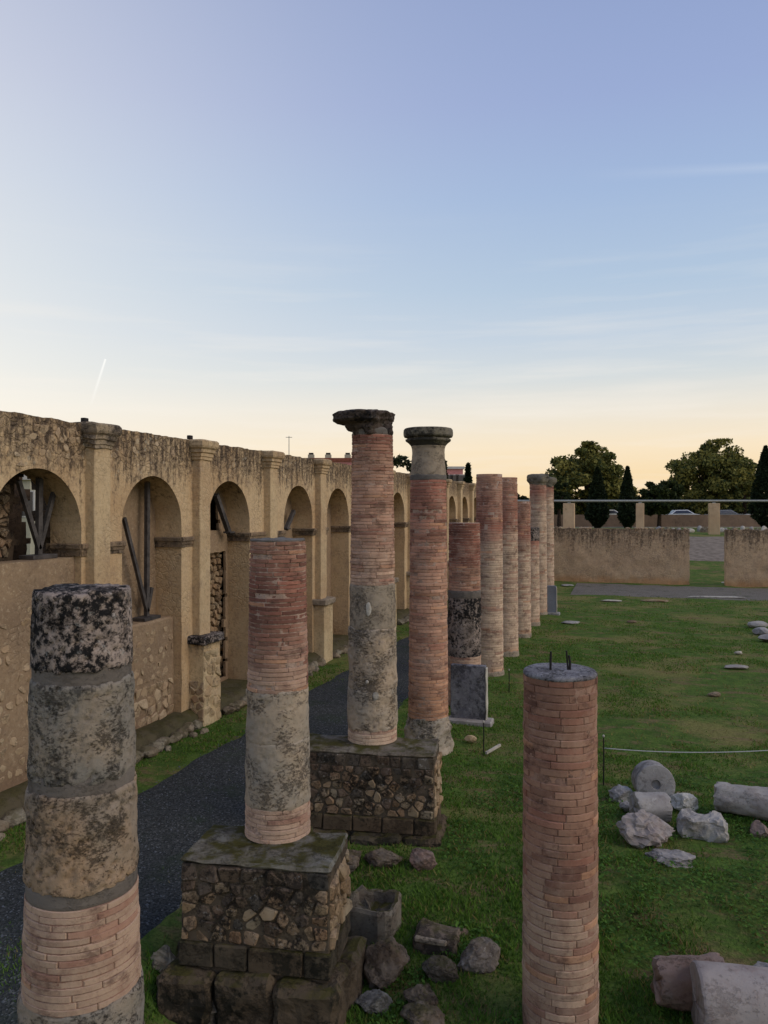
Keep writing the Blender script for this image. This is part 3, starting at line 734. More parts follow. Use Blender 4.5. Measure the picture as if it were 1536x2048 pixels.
# kerb of rubble along the terrace
def build_kerb():
    kerb = thing('stone_kerb', (-6.75, 9.0, 0.0), 'low rough stone kerb edging the strip under the arcade', 'kerb')
    r = random.Random(3); y = 5.0; k = 0
    while y < 30:
        L = r.uniform(0.14, 0.34) * (1 if y < 20 else 1.8)
        if not any(abs(y + L / 2 - p) < 0.36 for p in PIL):
            v, f = rock_data((-6.76 + r.uniform(-.04, .04), y + L / 2, 0.05), (r.uniform(.22, .34), L * 1.35, r.uniform(.16, .26)), k + 100, r.uniform(-.3, .3), cuts=6, sub=2)
            mk('stone', v, f, KERB, kerb, origin=(-6.76, y + L / 2, 0))
            if y < 16 and r.random() < 0.35:
                v, f = rock_data((-6.60 + r.uniform(-.05, .08), y + L / 2 + .1, 0.0), (r.uniform(.1, .2), L * .7, r.uniform(.12, .22)), k + 400, r.uniform(-.6, .6), cuts=5, sub=2)
                mk('stone', v, f, KERB, kerb, origin=(-6.6, y + L / 2, 0))
        y += L * 0.98; k += 1
build_kerb()

# braces in the arches, little floodlights on the coping
def brace(name_label, x, yc, z0, ztop, spread, zs, post=True, right=True):
    t = thing('steel_brace', (x, yc, z0), name_label, 'brace')
    if post: mk('post', *beam_data((x, yc, z0), (x, yc + 0.02, ztop), 0.075, 0.06), STEEL, t)
    mk('strut', *beam_data((x + .01, yc, z0 + 0.12), (x + .01, yc - spread, zs), 0.06, 0.05), STEEL, t)
    if right: mk('strut', *beam_data((x + .01, yc, z0 + 0.12), (x + .01, yc + right, zs if right > .3 else z0 + .5), 0.06, 0.05), STEEL, t)
    mk('foot_plate', *box_data(x - .12, x + .12, yc - .22, yc + .22, z0 - 0.005, z0 + .05, bev=.006), STEEL, t)
brace('grey steel brace of post and two struts in the open arch nearest the left edge', XW - 0.32, 8.26, 2.995, 4.05, 0.36, 4.0, right=0.32)
brace('tall grey steel brace on the ledge of the blind arch, one strut broken short', XW - 0.33, 10.66, 1.865, 4.07, 0.6, 3.5, right=0.12)
def lone_brace(label, p0, p1):
    t = thing('steel_strut', p0, label, 'brace')
    mk('bar', *beam_data(p0, p1, 0.09, 0.08), STEEL, t)
    mk('foot_plate', *box_data(p0[0] - .08, p0[0] + .08, p0[1] - .09, p0[1] + .09, p0[2] - .004, p0[2] + .03, bev=.005), STEEL, t)
lone_brace('dark diagonal strut leaning in the arch above the broken doorway', (XW - 0.30, 13.3, 3.17), (XW - 0.30, 12.8, 3.9))
lone_brace('dark diagonal strut in the arch behind the shorter brick column on a pedestal', (XW - 0.30, 15.92, 3.17), (XW - 0.30, 16.35, 3.58))
for nm, y in (('beside the weathered pilaster capital', PIL[1] - 0.12), ('beside the second pilaster capital', PIL[2] - 0.16)):
    t = thing('floodlight', (XW - 0.06, y, Z_TOP + 0.02), 'small dark floodlight on the arcade coping ' + nm, 'floodlight')
    mk('housing', *box_data(XW - .09, XW - .02, y - .045, y + .045, Z_TOP + .02, Z_TOP + .085, bev=.008), IRON, t)
    mk('bracket', *box_data(XW - .07, XW - .05, y - .015, y + .015, Z_TOP - 0.04, Z_TOP + .022, bev=.002), IRON, t)

# ------------------------------------------------------------------ brick columns
UN = 48
def arc_brick(units):
    half = math.pi * units / UN - 0.008; n = max(3, units - 2); V = []
    angs = [-half, -half + 0.02] + [(-half + 0.02) + (2 * half - 0.04) * k / n for k in range(1, n)] + [half - 0.02, half]
    rows = [(0.0, 0.975), (0.09, 1.0), (0.91, 1.0), (1.0, 0.975)]
    for z, r in rows:
        for k, t in enumerate(angs):
            rr = r - (0.014 if k in (0, len(angs) - 1) else 0)
            V.append((rr * math.cos(t), rr * math.sin(t), z))
    for z in (0.0, 1.0):
        for t in angs: V.append((0.86 * math.cos(t), 0.86 * math.sin(t), z))
    m = len(angs); F = []
    for j in range(3):
        for k in range(m - 1): F.append((j * m + k, j * m + k + 1, (j + 1) * m + k + 1, (j + 1) * m + k))
    for k in range(m - 1):
        F.append((4 * m + k, 4 * m + k + 1, k + 1, k)); F.append((3 * m + k, 3 * m + k + 1, 5 * m + k + 1, 5 * m + k))
    for k, s in ((0, 1), (m - 1, -1)): F.append((k, m + k, 2 * m + k, 3 * m + k, 5 * m + k, 4 * m + k)[::s])
    return V, F
ARC = {}
for u in range(3, 12):
    V, F = arc_brick(u); ARC[u] = (mesh_of('brick', V, F, BRICK, False, np.ones((len(V), 3))), np.array(V), F)
def compose(r, lo, hi):
    while True:
        out = []; left = UN
        while left > 0:
            u = r.randint(lo, hi)
            if left - u < lo: u = left
            if u > 11: break
            out.append(u); left -= u
        if left == 0: return out
def brickwork(root, x, y, rad, z0, z1, course, colfun, seed, individual=True, lo=5, hi=9, gap=0.006, cap=290, skip=None, mortar=None, rec=0.012):
    r = random.Random(seed); n = max(1, round((z1 - z0) / course)); h = (z1 - z0) / n
    jV, jF, jT = [], [], []; count = 0; base = WPOS[root.name]
    tocam = Vector((-x, -y)).normalized()
    def er(th, zz): return 0.012 * max(0.0, fnoise(math.cos(th) * 1.3 + seed, math.sin(th) * 1.3, zz * 3, 3) - .12)
    def core_r(th, zz, rr):
        d = fnoise(math.cos(th) * 4.5 + seed, math.sin(th) * 4.5, zz * 16, 3)
        return rr - er(th, zz) - (0.0035 + rec * max(0.0, min(1.0, 0.35 + 1.1 * d)))
    m = max(12, int((z1 - z0) / .02)) if individual else 12
    prof = [(rad(z0 + (z1 - z0) * k / m), z0 + (z1 - z0) * k / m) for k in range(m + 1)]
    V, F = lathe(x, y, prof, 96 if individual else 40, rfun=core_r, cap_top=True); mk('mortar_core', V, F, mortar or MORTAR_L, root, True)
    for j in range(n - 1, -1, -1):
        z = z0 + h * j; start = r.uniform(0, 2 * math.pi); acc = 0; dz = r.uniform(-.0015, .0015)
        for u in compose(r, lo, hi):
            th = start + 2 * math.pi * (acc + u / 2) / UN; acc += u
            if skip and skip(th, z, r): continue
            R = rad(z + h / 2) - er(th, z + h / 2) + max(-.002, min(.005, r.gauss(0, 0.0022))) - (.009 if r.random() < .035 else 0)
            col = colfun(th, z + h / 2, r)
            hh = h - gap + r.uniform(-.0018, .0012)
            facing = math.cos(th) * tocam.x + math.sin(th) * tocam.y
            if individual and facing > -0.12 and count < cap:
                o = bpy.data.objects.new('brick', ARC[u][0]); o.scale = (R, R, hh)
                o.rotation_euler = (r.gauss(0, .004), r.gauss(0, .004), th); o.color = (*col[:3], 1)
                link(o, root, (x, y, z + gap / 2 + dz + 0.0035 * mnoise.noise(Vector((math.cos(th) * 1.5, math.sin(th) * 1.5, z * 6 + seed))))); count += 1
            else:
                a = ARC[u][1]; ct, st = math.cos(th), math.sin(th); off = len(jV) and sum(len(q) for q in jV)
                q = np.empty_like(a); q[:, 0] = (a[:, 0] * ct - a[:, 1] * st) * R + x; q[:, 1] = (a[:, 0] * st + a[:, 1] * ct) * R + y; q[:, 2] = a[:, 2] * hh + z + gap / 2
                jV.append(q); jF += [tuple(i + off for i in f) for f in ARC[u][2]]; jT.append(np.tile(np.array(col[:3]), (len(a), 1)))
    if jV:
        o = mk('brickwork', np.concatenate(jV), jF, BRICK, root, False, np.concatenate(jT)); o['kind'] = 'stuff'
def lerp3(a, b, t): return tuple(a[i] + (b[i] - a[i]) * t for i in range(3))
B_PALE, B_MID, B_RED, B_DARK, B_ORNG, B_CREAM = [np.array(S(*q)[:3]) for q in ((204, 173, 147), (188, 146, 121), (162, 110, 92), (100, 67, 58), (194, 146, 112), (210, 184, 156))]
def colour_by(stops, dark, seed, spread=0.22, orange=0.04):
    """stops: [(z, base colour)] rising; dark: f(z) amount of dark weathering"""
    def f(th, z, r):
        c = stops[0][1]
        for (za, ca), (zb, cb) in zip(stops, stops[1:]):
            if z >= za: c = lerp3(ca, cb, max(0, min(1, (z - za) / (zb - za))))
        if z > stops[-1][0]: c = stops[-1][1]
        k = dark(z) + 0.75 * fnoise(math.cos(th) * 1.1 + seed, math.sin(th) * 1.1, z * 2.6, 4)
        c = lerp3(c, B_DARK, max(0, min(0.85, k)))
        q = r.random()
        if q < orange: c = lerp3(c, B_ORNG, 0.7)
        elif q < 0.14: c = lerp3(c, B_RED, 0.5)
        v = 1 + r.uniform(-spread, spread * 0.8)
        return tuple(max(0.0, ch * v) for ch in c)
    return f
def taper(za, ra, zb, rb): return lambda z: ra + (rb - ra) * max(0, min(1, (z - za) / (zb - za)))
def drum(root, x, y, r0, r1, z0, z1, mat, seed, rough=0.010, fine=0.014, name='drum', n=96, erode=0.012):
    m = max(4, int((z1 - z0) / 0.016)); prof = []
    for k in range(m + 1):
        t = k / m; r = r0 + (r1 - r0) * t
        e = min(t, 1 - t) * (z1 - z0)
        if e < erode: r -= (erode - e) * 0.45
        prof.append((r, z0 + (z1 - z0) * t))
    V, F = lathe(x, y, prof, n, rough, 5.0, seed, fine=fine, cap_top=True)
    for i in range(n * (m + 1)):
        row = i // n
        if row < 3 or row > m - 3:
            vx, vy, vz = V[i]; k = (3 - row) / 3 if row < 3 else (row - m + 3) / 3
            V[i] = (vx, vy, vz + .022 * k * fnoise((vx - x) * 8, (vy - y) * 8, seed + (3 if row < 3 else 8), 4))
    return mk(name, V, F, mat, root, True)
def band(root, x, y, r, z0, z1, mat=CEMENT, seed=1, name='mortar_band', rough=0.004):
    m = 6; prof = [(r - (0.012 if k in (0, m) else 0), z0 + (z1 - z0) * k / m) for k in range(m + 1)]
    V, F = lathe(x, y, prof, 96, rough, 3.0, seed)
    for i, (vx, vy, vz) in enumerate(V):
        if i < 96 or 96 * m <= i < 96 * (m + 1):
            q = fnoise((vx - x) * 9, (vy - y) * 9, seed + (3 if i < 96 else 8), 4); V[i] = (vx, vy, vz + .014 * q)
    return mk(name, V, F, mat, root, True)

RX = -2.85
def col_root(y, z, label, x=RX, name='brick_column'): return thing(name, (x, y, z), label, 'column', 'columns standing in the court')

# --- nearest left column: stone drums, cement bands, brick foot
x, y = RX, 3.55
t = col_root(y, 0.42, 'thick column of lichen-blackened stone drums with cement bands, nearest the left edge')
T = taper(0.75, .315, 3.22, .25)
drum(t, x, y, T(2.82) + .004, T(3.2), 2.80, 3.215, DRUM_DARK, 1, rough=0.010, fine=0.022, n=160)
band(t, x, y, T(2.78) - .006, 2.70, 2.84, CEMENT, 2)
drum(t, x, y, T(2.25) + .004, T(2.72) + .004, 2.22, 2.735, DRUM_GREY, 3, rough=0.010, fine=0.022, n=160)
band(t, x, y, T(2.2) - .003, 2.13, 2.26, CEMENT, 4)
drum(t, x, y, T(1.68) + .006, T(2.15) + .006, 1.66, 2.16, DRUM_TAN, 5, rough=0.014, fine=0.026, n=160)
band(t, x, y, T(1.64) - .004, 1.57, 1.68, CEMENT, 6)
brickwork(t, x, y, T, 1.05, 1.585, 0.036, colour_by([(1.0, B_PALE * .78), (1.6, B_PALE * .82)], lambda z: -0.25, 1, 0.10), 1, lo=7, hi=11, gap=0.0035, mortar=MORTAR_B, rec=.012)
drum(t, x, y, .345, T(1.05) + .01, 0.40, 1.06, DRUM_GREY, 7, rough=0.012, fine=0.012, name='base_drum', n=96)
# --- column 1 on the mossy pedestal
y = 6.05
t = col_root(y, 0.88, 'shorter dark red brick column with a grey stone middle, standing on the mossy pedestal')
T = taper(0.8, .281, 3.38, .240)
brickwork(t, x, y, T, 2.11, 3.375, 0.036, colour_by([(2.1, B_PALE), (2.5, B_MID), (3.0, B_RED * 1.1), (3.4, B_MID)], lambda z: 0.22 + 0.36 * math.exp(-((z - 2.78) / .34) ** 2), 2, 0.2), 2, lo=6, hi=10)
band(t, x, y, T(3.38) - .004, 3.372, 3.39, CEMENT, 3, 'top_screed')
drum(t, x, y, T(1.68) + .004, T(2.11) + .004, 1.69, 2.12, DRUM, 11, n=112)
drum(t, x, y, T(1.16) + .004, T(1.68) + .003, 1.15, 1.70, DRUM, 12, n=112)
brickwork(t, x, y, T, 0.875, 1.155, 0.040, colour_by([(.8, B_PALE), (1.2, B_PALE)], lambda z: -0.3, 3, 0.1), 3, lo=8, hi=11)
# --- column 2: tall, ragged black capital
y = 8.65
t = col_root(y, 0.9, 'tall brick column with a ragged blackened broken capital and pitted stone lower shaft')
T = taper(0.9, .292, 4.5, .243)
brickwork(t, x, y, T, 2.76, 4.51, 0.039, colour_by([(2.7, B_PALE), (3.6, B_MID * 1.05), (4.2, B_MID), (4.5, B_RED)], lambda z: -0.1 + 0.35 * smooth01((z - 3.9) / .6), 4, 0.25), 4, lo=5, hi=9)
drum(t, x, y, T(2.26) + .004, T(2.76) + .001, 2.25, 2.765, CAPPALE, 21, n=96, rough=.008, fine=.006)
drum(t, x, y, T(1.55) + .006, T(2.25) + .006, 1.54, 2.26, DRUM, 22, n=112, rough=.02, fine=.024)
drum(t, x, y, T(1.1) + .006, T(1.55) + .006, 1.09, 1.55, DRUM, 23, n=112, rough=.016, fine=.02)
for q, (px, py, w_, h_) in enumerate(((737, 1218, .075, .16), (751, 1391, .08, .11), (735, 1364, .04, .05))):
    a2, b2 = ray(px); D = 9.11 - .27; p = Vector((a2 * D, b2 * D, EYE + (HORIZON - py) * D / FPX))
    d = Vector((p.x - x, p.y - y, 0)).normalized(); p = Vector((x, y, p.z)) + d * (T(p.z) + .008)
    v, f = rock_data(p, (w_, .024, h_), 900 + q, math.atan2(d.y, d.x) + math.pi / 2, cuts=2, sub=2)
    mk('plaster_patch', v, f, PALESLAB, t)
brickwork(t, x, y, T, 0.93, 1.095, 0.041, colour_by([(.8, B_CREAM), (1.2, B_CREAM)], lambda z: -0.3, 5, 0.08), 5, lo=8, hi=11)
leftdir = math.atan2(-CAMR.y, -CAMR.x)
def rag(tt, z, r):
    k = 0.5 + 0.5 * math.cos(tt - leftdir); k = k ** 1.5
    return r + k * (smooth01((z - 4.635) / .03) * 0.13 + smooth01((z - 4.555) / .03) * 0.075) - (1 - k) * .02
prof = [(.235, 4.50)] + [(.245 + .02 * (z - 4.52), z) for z in np.linspace(4.52, 4.60, 5)] + [(.25, z) for z in np.linspace(4.615, 4.67, 6)] + [(.268, z) for z in np.linspace(4.68, 4.765, 8)] + [(.24, 4.785), (.14, 4.79)]
V, F = lathe(x, y, prof, 128, 0.045, 7.0, 3, rfun=rag, fine=0.03); mk('capital', V, F, BLACKSTONE, t, True)
band(t, x, y, .236, 4.50, 4.58, CEMENT, 9, 'cement_bedding', .01)
# --- column 3: tall, complete round capital, rough base
y = 11.36
t = col_root(y, 0.0, 'tall slender brick column with a complete round stone capital on a rough stone base')
T = taper(0.5, .304, 4.08, .275)
brickwork(t, x, y, T, 0.50, 4.08, 0.050, colour_by([(.5, B_ORNG * 1.02), (1.5, B_MID * 1.05), (2.6, B_MID * 1.1), (4.0, B_RED * 1.1)], lambda z: -0.02 + 0.12 * smooth01((z - 2) / 2), 6, 0.28, .1), 6, lo=6, hi=10)
drum(t, x, y, .38, .31, -0.05, 0.52, DRUM, 31, rough=.04, fine=.03, name='base', n=96)
prof = [(.272, 4.07), (.272, 4.12), (.266, 4.2), (.258, 4.3), (.25, 4.4), (.246, 4.5), (.248, 4.55), (.262, 4.59), (.30, 4.635), (.34, 4.665), (.345, 4.69), (.318, 4.70), (.32, 4.712), (.36, 4.722), (.374, 4.745), (.376, 4.80), (.372, 4.835), (.355, 4.855), (.2, 4.86)]
pf = []
for (ra, za), (rb, zb) in zip(prof, prof[1:]): pf += [(ra + (rb - ra) * k / 3, za + (zb - za) * k / 3) for k in range(3)]
pf.append(prof[-1]); 
neck = [p for p in pf if p[1] < 4.60]; head = [p for p in pf if p[1] >= 4.59]
V, F = lathe(x, y, neck, 96, .008, 5, 5, fine=.012); cp = mk('capital_neck', V, F, CAPPALE, t, True)
V, F = lathe(x, y, head, 96, .010, 5, 6, fine=.01); mk('capital', V, F, CAPSTONE, t, True)
band(t, x, y, .277, 4.06, 4.16, CEMENT, 8, 'cement_bedding', .004)
# --- column 4: short, dark red
y = 14.11
t = col_root(y, 0.0, 'short dark red brick column with blotched grey drum, behind the leaning marble slab')
T = taper(0.5, .31, 3.38, .292)
brickwork(t, x, y, T, 2.13, 3.375, 0.046, colour_by([(2.1, B_MID), (2.5, B_MID), (2.7, B_RED), (3.4, B_RED)], lambda z: 0.05 + 0.45 * smooth01((z - 2.45) / .35), 7, 0.25), 7, lo=6, hi=10)
band(t, x, y, T(2.1) + .003, 1.98, 2.14, CEMENT, 41)
drum(t, x, y, T(1.0) + .004, T(2) + .004, 0.92, 2.0, DRUM_DARK, 42, n=96)
brickwork(t, x, y, T, 0.0, 0.93, 0.05, colour_by([(0, B_PALE), (1.2, B_PALE)], lambda z: -0.3, 8, 0.1), 8, lo=8, hi=11)
# --- farther columns: courses too fine to pick apart, joined real brickwork
def far_col(y, top, label, seed, split, cap=False, dark=0.05, grey=None, base=True):
    t = col_root(y, 0.0, label); T = taper(0.0, .312, 4.5, .284)
    brickwork(t, RX, y, T, 0.0, top, 0.052, colour_by([(0, B_ORNG * 1.05), (.25, B_CREAM * .98), (split - .3, B_CREAM * .92), (split, B_PALE * .9), (split + .3, B_RED * 1.08), (top, B_MID)], lambda z: dark * smooth01((z - split + .2) / .5) - 0.32 * (1 - smooth01((z - split + .4) / .5)), seed, 0.2), seed, individual=False, lo=6, hi=10, gap=0.005)
    if grey:
        drum(t, RX, y, T(grey[0]) + .008, T(grey[1]) + .008, grey[0], grey[1], DRUM_DARK, seed, n=48)
    if cap:
        prof = [(.286, top - .03), (.30, top + .03), (.345, top + .09), (.37, top + .16), (.375, top + .25), (.34, top + .32), (.2, top + .35)]
        pf = []
        for (ra, za), (rb, zb) in zip(prof, prof[1:]): pf += [(ra + (rb - ra) * k / 3, za + (zb - za) * k / 3) for k in range(3)]
        pf.append(prof[-1]); V, F = lathe(RX, y, pf, 48, .045, 5, seed, fine=.02); mk('capital', V, F, CAPSTONE, t, True)
    if base: drum(t, RX, y, .33, .322, -0.05, 0.10, CAPPALE, seed + 3, name='base', n=48)
    return t
far_col(16.86, 4.39, 'nearest of the tall flat-topped brick columns, stained top and pale lower half', 51, 2.9)
far_col(19.35, 4.41, 'second tall flat-topped brick column, right behind the nearest flat-topped one', 52, 3.0)
far_col(22.1, 3.83, 'flat-topped brick column lower than its neighbours, top level with the far pipe rail', 53, 2.6)
far_col(24.4, 3.0, 'lowest of the far brick columns with a blotched grey stone top', 54, 2.3, grey=(2.62, 3.03))
far_col(26.8, 4.46, 'far brick column with a lumpy dark capital, nearer of the two capped ones', 55, 3.9, cap=True)
far_col(29.6, 4.46, 'farthest brick column with a lumpy dark capital, behind the upright blue slab', 56, 4.1, cap=True)
# --- foreground right column
x, y = -0.48, 6.10
t = col_root(y, -0.40, 'flat-topped pinkish brick column with iron rods in its top, in the right foreground', x=x)
T = lambda z: .279 + .010 * max(0, min(1, (2.4 - z) / 2.5))
brickwork(t, x, y, T, -0.42, 2.375, 0.0545, colour_by([(-.4, B_PALE * .78), (.6, B_PALE * .72), (1.2, B_MID * .8), (2.4, B_MID * .72)], lambda z: 0.06 + 0.30 * math.exp(-((z - 1.0) / .32) ** 2) + .15 * smooth01((z - 1.9) / .4), 9, 0.17, .04), 9, lo=5, hi=9, gap=0.0045, mortar=MORTAR_B, rec=.014)
V, F = lathe(x, y, [(.272, 2.365), (.281, 2.372), (.283, 2.385), (.276, 2.399), (.262, 2.406), (.19, 2.402), (.10, 2.404)], 96, .006, 8, 4, fine=.006); mk('top_screed', V, F, SCREED, t, True)
for q, (ox, h_) in enumerate(((-.075, .155), (.075, .125))):
    p = Vector((x, y, 2.39)) + CAMR * ox
    mk('iron_rod', *tube_data([p, p + Vector((.002, 0, h_ * .6)), p + Vector((-.006 if q else .004, 0, h_))], [.009, .009, .008], 8), IRON, t)
p = Vector((x, y, 2.39)) + CAMR * .062
mk('iron_rod', *tube_data([p, p + Vector((-.012, 0, .16))], [.007, .007], 8), IRON, t)

# ------------------------------------------------------------------ pedestals
def pedestal(x0, x1, y0, y1, zt, label, seed, plinth, mat_f=RUBBLE_D, mat_lit_side=RUBBLE, zb=0.24, rot=math.radians(8)):
    cx, cy = (x0 + x1) / 2, (y0 + y1) / 2
    t = thing('stone_pedestal', (cx, cy, -0.4), label, 'pedestal')
    box('core', x0 + .008, x1 - .008, y0 + .008, y1 - .008, -0.3, zt - .04, MORTAR_P, t, bev=.01)
    rubble(t, (x0 + .01, y0 + .012, zb), (1, 0, 0), (0, 0, 1), (0, -1, 0), x1 - x0 - .02, zt - zb - .16, .135, .098, mat_f, seed, gap=.008, depth=.017, rnd=1, jit=.36, matf=lambda cx, cy, r: RUBBLE_K if r.random() < -.15 + 1.25 * cy / (zt - zb) else (RUBBLE if r.random() < .3 else mat_f))
    rubble(t, (x1 - .012, y0 + .01, zb), (0, 1, 0), (0, 0, 1), (1, 0, 0), y1 - y0 - .02, zt - zb - .12, .14, .13, mat_lit_side, seed + 1, gap=.009, depth=.028, rnd=1)  # paler stones paint in the light on the right-hand face
    rubble(t, (x0 + .012, y1 - .01, zb), (0, -1, 0), (0, 0, 1), (-1, 0, 0), y1 - y0 - .02, zt - zb - .12, .2, .16, mat_f, seed + 2, gap=.009, depth=.025, rnd=1)
    rubble(t, (x0 + .012, y0 + .010, zt - .17), (1, 0, 0), (0, 0, 1), (0, -1, 0), x1 - x0 - .02, .135, .16, .13, RUBBLE_K, seed + 3, gap=.006, depth=.014, rnd=1)
    box('cap_slab', x0 - .004, x1 + .004, y0 - .004, y1 + .004, zt - .04, zt, PEDTOP, t, bev=.02, cuts=12, amp=.02, seed=seed, freq=5)
    # ashlar course under the rubble
    r = random.Random(seed); xx = x0 - .01
    while xx < x1 - .05:
        L = min(r.uniform(.28, .5), x1 + .012 - xx)
        if x1 - (xx + L) < .14: L = x1 + .012 - xx
        v, f = box_data(xx + .006, xx + L - .006, y0 - .02 - r.uniform(0, .012), y0 + .22, .045, zb - .006, bev=.012, cuts=3, amp=.008, seed=seed + int(xx * 50), freq=6)
        mk('ashlar_block', v, f, PLINTH, t); xx += L
    v, f = box_data(x1 - .24, x1 + .012, y0 + .23, y1, .045, zb - .006, bev=.012, cuts=3, amp=.008, seed=seed + 9, freq=6); mk('ashlar_block', v, f, PLINTH, t)
    for (a, b, c, d, e, f2) in plinth:
        v, f = box_data(a, b, c, d, e, f2, bev=.04, cuts=9, amp=.035, seed=seed + int(a * 31 + c * 7), freq=4.5); mk('plinth_block', v, f, PLINTH, t)
    t.rotation_euler = (0, 0, rot)
    return t
pedestal(-3.42, -2.20, 5.42, 6.12, .88, 'squat rubble stone pedestal with mossy top under the shorter red column', 201,
         [(-3.55, -3.12, 5.26, 5.75, -.45, .03), (-3.11, -2.62, 5.30, 5.8, -.45, .04), (-2.61, -2.10, 5.27, 5.72, -.45, .02), (-2.42, -2.06, 5.73, 6.2, -.5, -.02), (-3.6, -3.2, 5.76, 6.3, -.4, .03)])
pedestal(-3.62, -2.03, 8.14, 8.74, .93, 'wide dark rubble stone pedestal under the tall column with the broken capital', 221,
         [(-3.7, -3.0, 8.0, 8.6, -.35, .04), (-2.99, -2.4, 7.98, 8.7, -.35, .045), (-2.39, -1.95, 8.02, 8.8, -.35, .04)], zb=.22)
for (yy, zt_, lab) in ((6.05, .874, 'short red'), (8.65, .925, 'tall capped')):
    V, F = lathe(RX, yy, [(.36, -.4), (.35, .2), (.33, .6), (.315, zt_ - .02), (.30, zt_ - .004)], 48, .02, 5, 3)
    for o in [q for q in COL.objects if q.name.startswith('brick_column') and abs(WPOS[q.name].y - yy) < .02 and q.parent is None]: mk('footing', V, F, PLINTH, o, True)
# pedestal of the nearest column (its top only just leaves the frame)
pedestal(-3.30, -2.48, 3.2, 3.95, .42, 'rubble stone pedestal below the lichened column at the lower left', 241, [(-3.36, -2.44, 3.1, 4.0, -.4, .04)])

# ------------------------------------------------------------------ loose stones and slabs
def rock(px, py, dims, label, seed, mat=ROCK, rotz=0.0, sink=0.3, cuts=6, group='loose stones around the pedestals', tilt=(0, 0), rough=.12, name='loose_stone'):
    g, D = ground_at(px, py)
    v, f = rock_data((g.x, g.y, g.z + dims[2] * (0.5 - sink)), dims, seed, rotz, cuts, rough * 1.5, tilt, 4)
    return tag(mk(name, v, f, mat, None, False, origin=g), label, 'stone', group)
rock(408, 2035, (.36, .3, .34), 'pointed grey boulder at the foot of the mossy pedestal', 301, sink=.2)
rock(772, 1962, (.40, .34, .40), 'dark angular rock leaning by the right corner of the mossy pedestal', 302, sink=.15)
rock(748, 2012, (.34, .24, .16), 'flat pale-flecked stone in front of the dark angular rock', 303, ROCKG)
rock(842, 2010, (.28, .22, .26), 'squarish olive stone right of the flat pale-flecked stone', 304)
rock(880, 1952, (.30, .26, .22), 'rounded brown stone between the sunken block and the olive stone', 305)
rock(956, 1925, (.42, .28, .30), 'pale speckled broken rock lying alone in the grass behind the foreground column', 306, ROCKG, rotz=.5, sink=.36)
rock(845, 2046, (.34, .3, .2), 'mossy low stone at the bottom edge below the olive stone', 307)
rock(925, 1870, (.16, .1, .08), 'small flat stone behind the pale speckled rock', 308)
rock(700, 1730, (.34, .3, .26), 'dark stone tucked between the two pedestals', 309, ROCK)
rock(840, 1728, (.34, .22, .22), 'purplish stone under the right corner of the wide dark pedestal', 310, MARBLE_B)
rock(770, 1726, (.4, .25, .2), 'weedy dark stone along the foot of the wide dark pedestal', 311, ROCK)
rock(520, 2040, (.3, .24, .2), 'small tan stone under the mossy pedestal plinth', 312, KERB)
rock(330, 1930, (.3, .22, .2), 'half-buried grey stone left of the mossy pedestal', 313, KERB)
# sunken rectangular block with a ledge
g, D = ground_at(868, 1905)
t = thing('sunken_block', g, 'dark sunken rectangular stone block with a straight pale edge in the grass', 'block')
v, f = box_data(g.x - .2, g.x + .2, g.y - .02, g.y + .3, g.z - .15, g.z + .13, bev=.03, cuts=6, amp=.03, seed=5, freq=4); mk('body', v, f, ROCK, t)
v, f = box_data(g.x - .17, g.x + .12, g.y - .045, g.y + .0, g.z + .09, g.z + .135, bev=.01, cuts=3, amp=.008, seed=6, freq=6); mk('edge_fillet', v, f, CAPPALE, t)
# hollow marble block
g, D = ground_at(735, 1872)
t = thing('hollow_block', g, 'broken marble block with a mossy hollow beside the mossy pedestal', 'block')
def hollow():
    n = 28; V, F = [], []; rings = [(1.0, 0.0), (1.04, .10), (1.0, .27), (.93, .30), (.80, .29), (.70, .20), (.3, .17)]
    for s, z in rings:
        for k in range(n):
            a = 2 * math.pi * k / n; ca, sa = math.cos(a), math.sin(a)
            q = 1 / max(abs(ca), abs(sa)) ** .55
            rr = .27 * s * q * (1 + .12 * fnoise(ca * 2, sa * 2, z * 2 + 3, 3))
            V.append((g.x + rr * ca * .95, g.y + .14 + rr * sa * .85, g.z + z - .03 + .05 * fnoise(ca * 2, sa * 2, 1, 3) * (z > .05)))
    for j in range(len(rings) - 1):
        for k in range(n): F.append((j * n + k, j * n + (k + 1) % n, (j + 1) * n + (k + 1) % n, (j + 1) * n + k))
    F.append(tuple(range((len(rings) - 1) * n, len(rings) * n))); return V, F
V, F = hollow(); mk('body', V, F, PEDTOP, t)
# standing marble slabs on plinths
def slab(px, py, w, h, th, label, mat, seed, yawz=0.0):
    g, D = ground_at(px, py); t = thing('marble_slab', g, label, 'slab')
    yf = g.y
    v, f = box_data(g.x - w / 2, g.x + w / 2, yf - th / 2, yf + th / 2, .06, h, bev=.012, cuts=8, amp=.014, seed=seed, freq=5); mk('panel', v, f, mat, t)
    v, f = box_data(g.x + w / 2 + .001, g.x + w / 2 + .022, yf - th / 2 - .004, yf + th / 2, .07, h - .03, bev=.006, cuts=6, amp=.012, seed=seed, freq=5); mk('lit_edge_strip', v, f, PALESLAB, t)  # added pale strip, the light on the right edge put into colour
    v, f = box_data(g.x - w / 2 - .05, g.x + w / 2 + .12, yf - th / 2 - .10, yf + th / 2 + .06, -.03, .07, bev=.02, cuts=5, amp=.012, seed=seed + 2, freq=5); mk('plinth', v, f, MARBLE, t)
slab(937, 1444, .60, .98, .13, 'upright blue-grey marble slab on a plinth beside the rough column base', SLABM, 71)
slab(1096, 1228, .56, .98, .13, 'distant upright blue slab with a pale strip for its lit right edge at the end of the column row', SLABM2, 72)

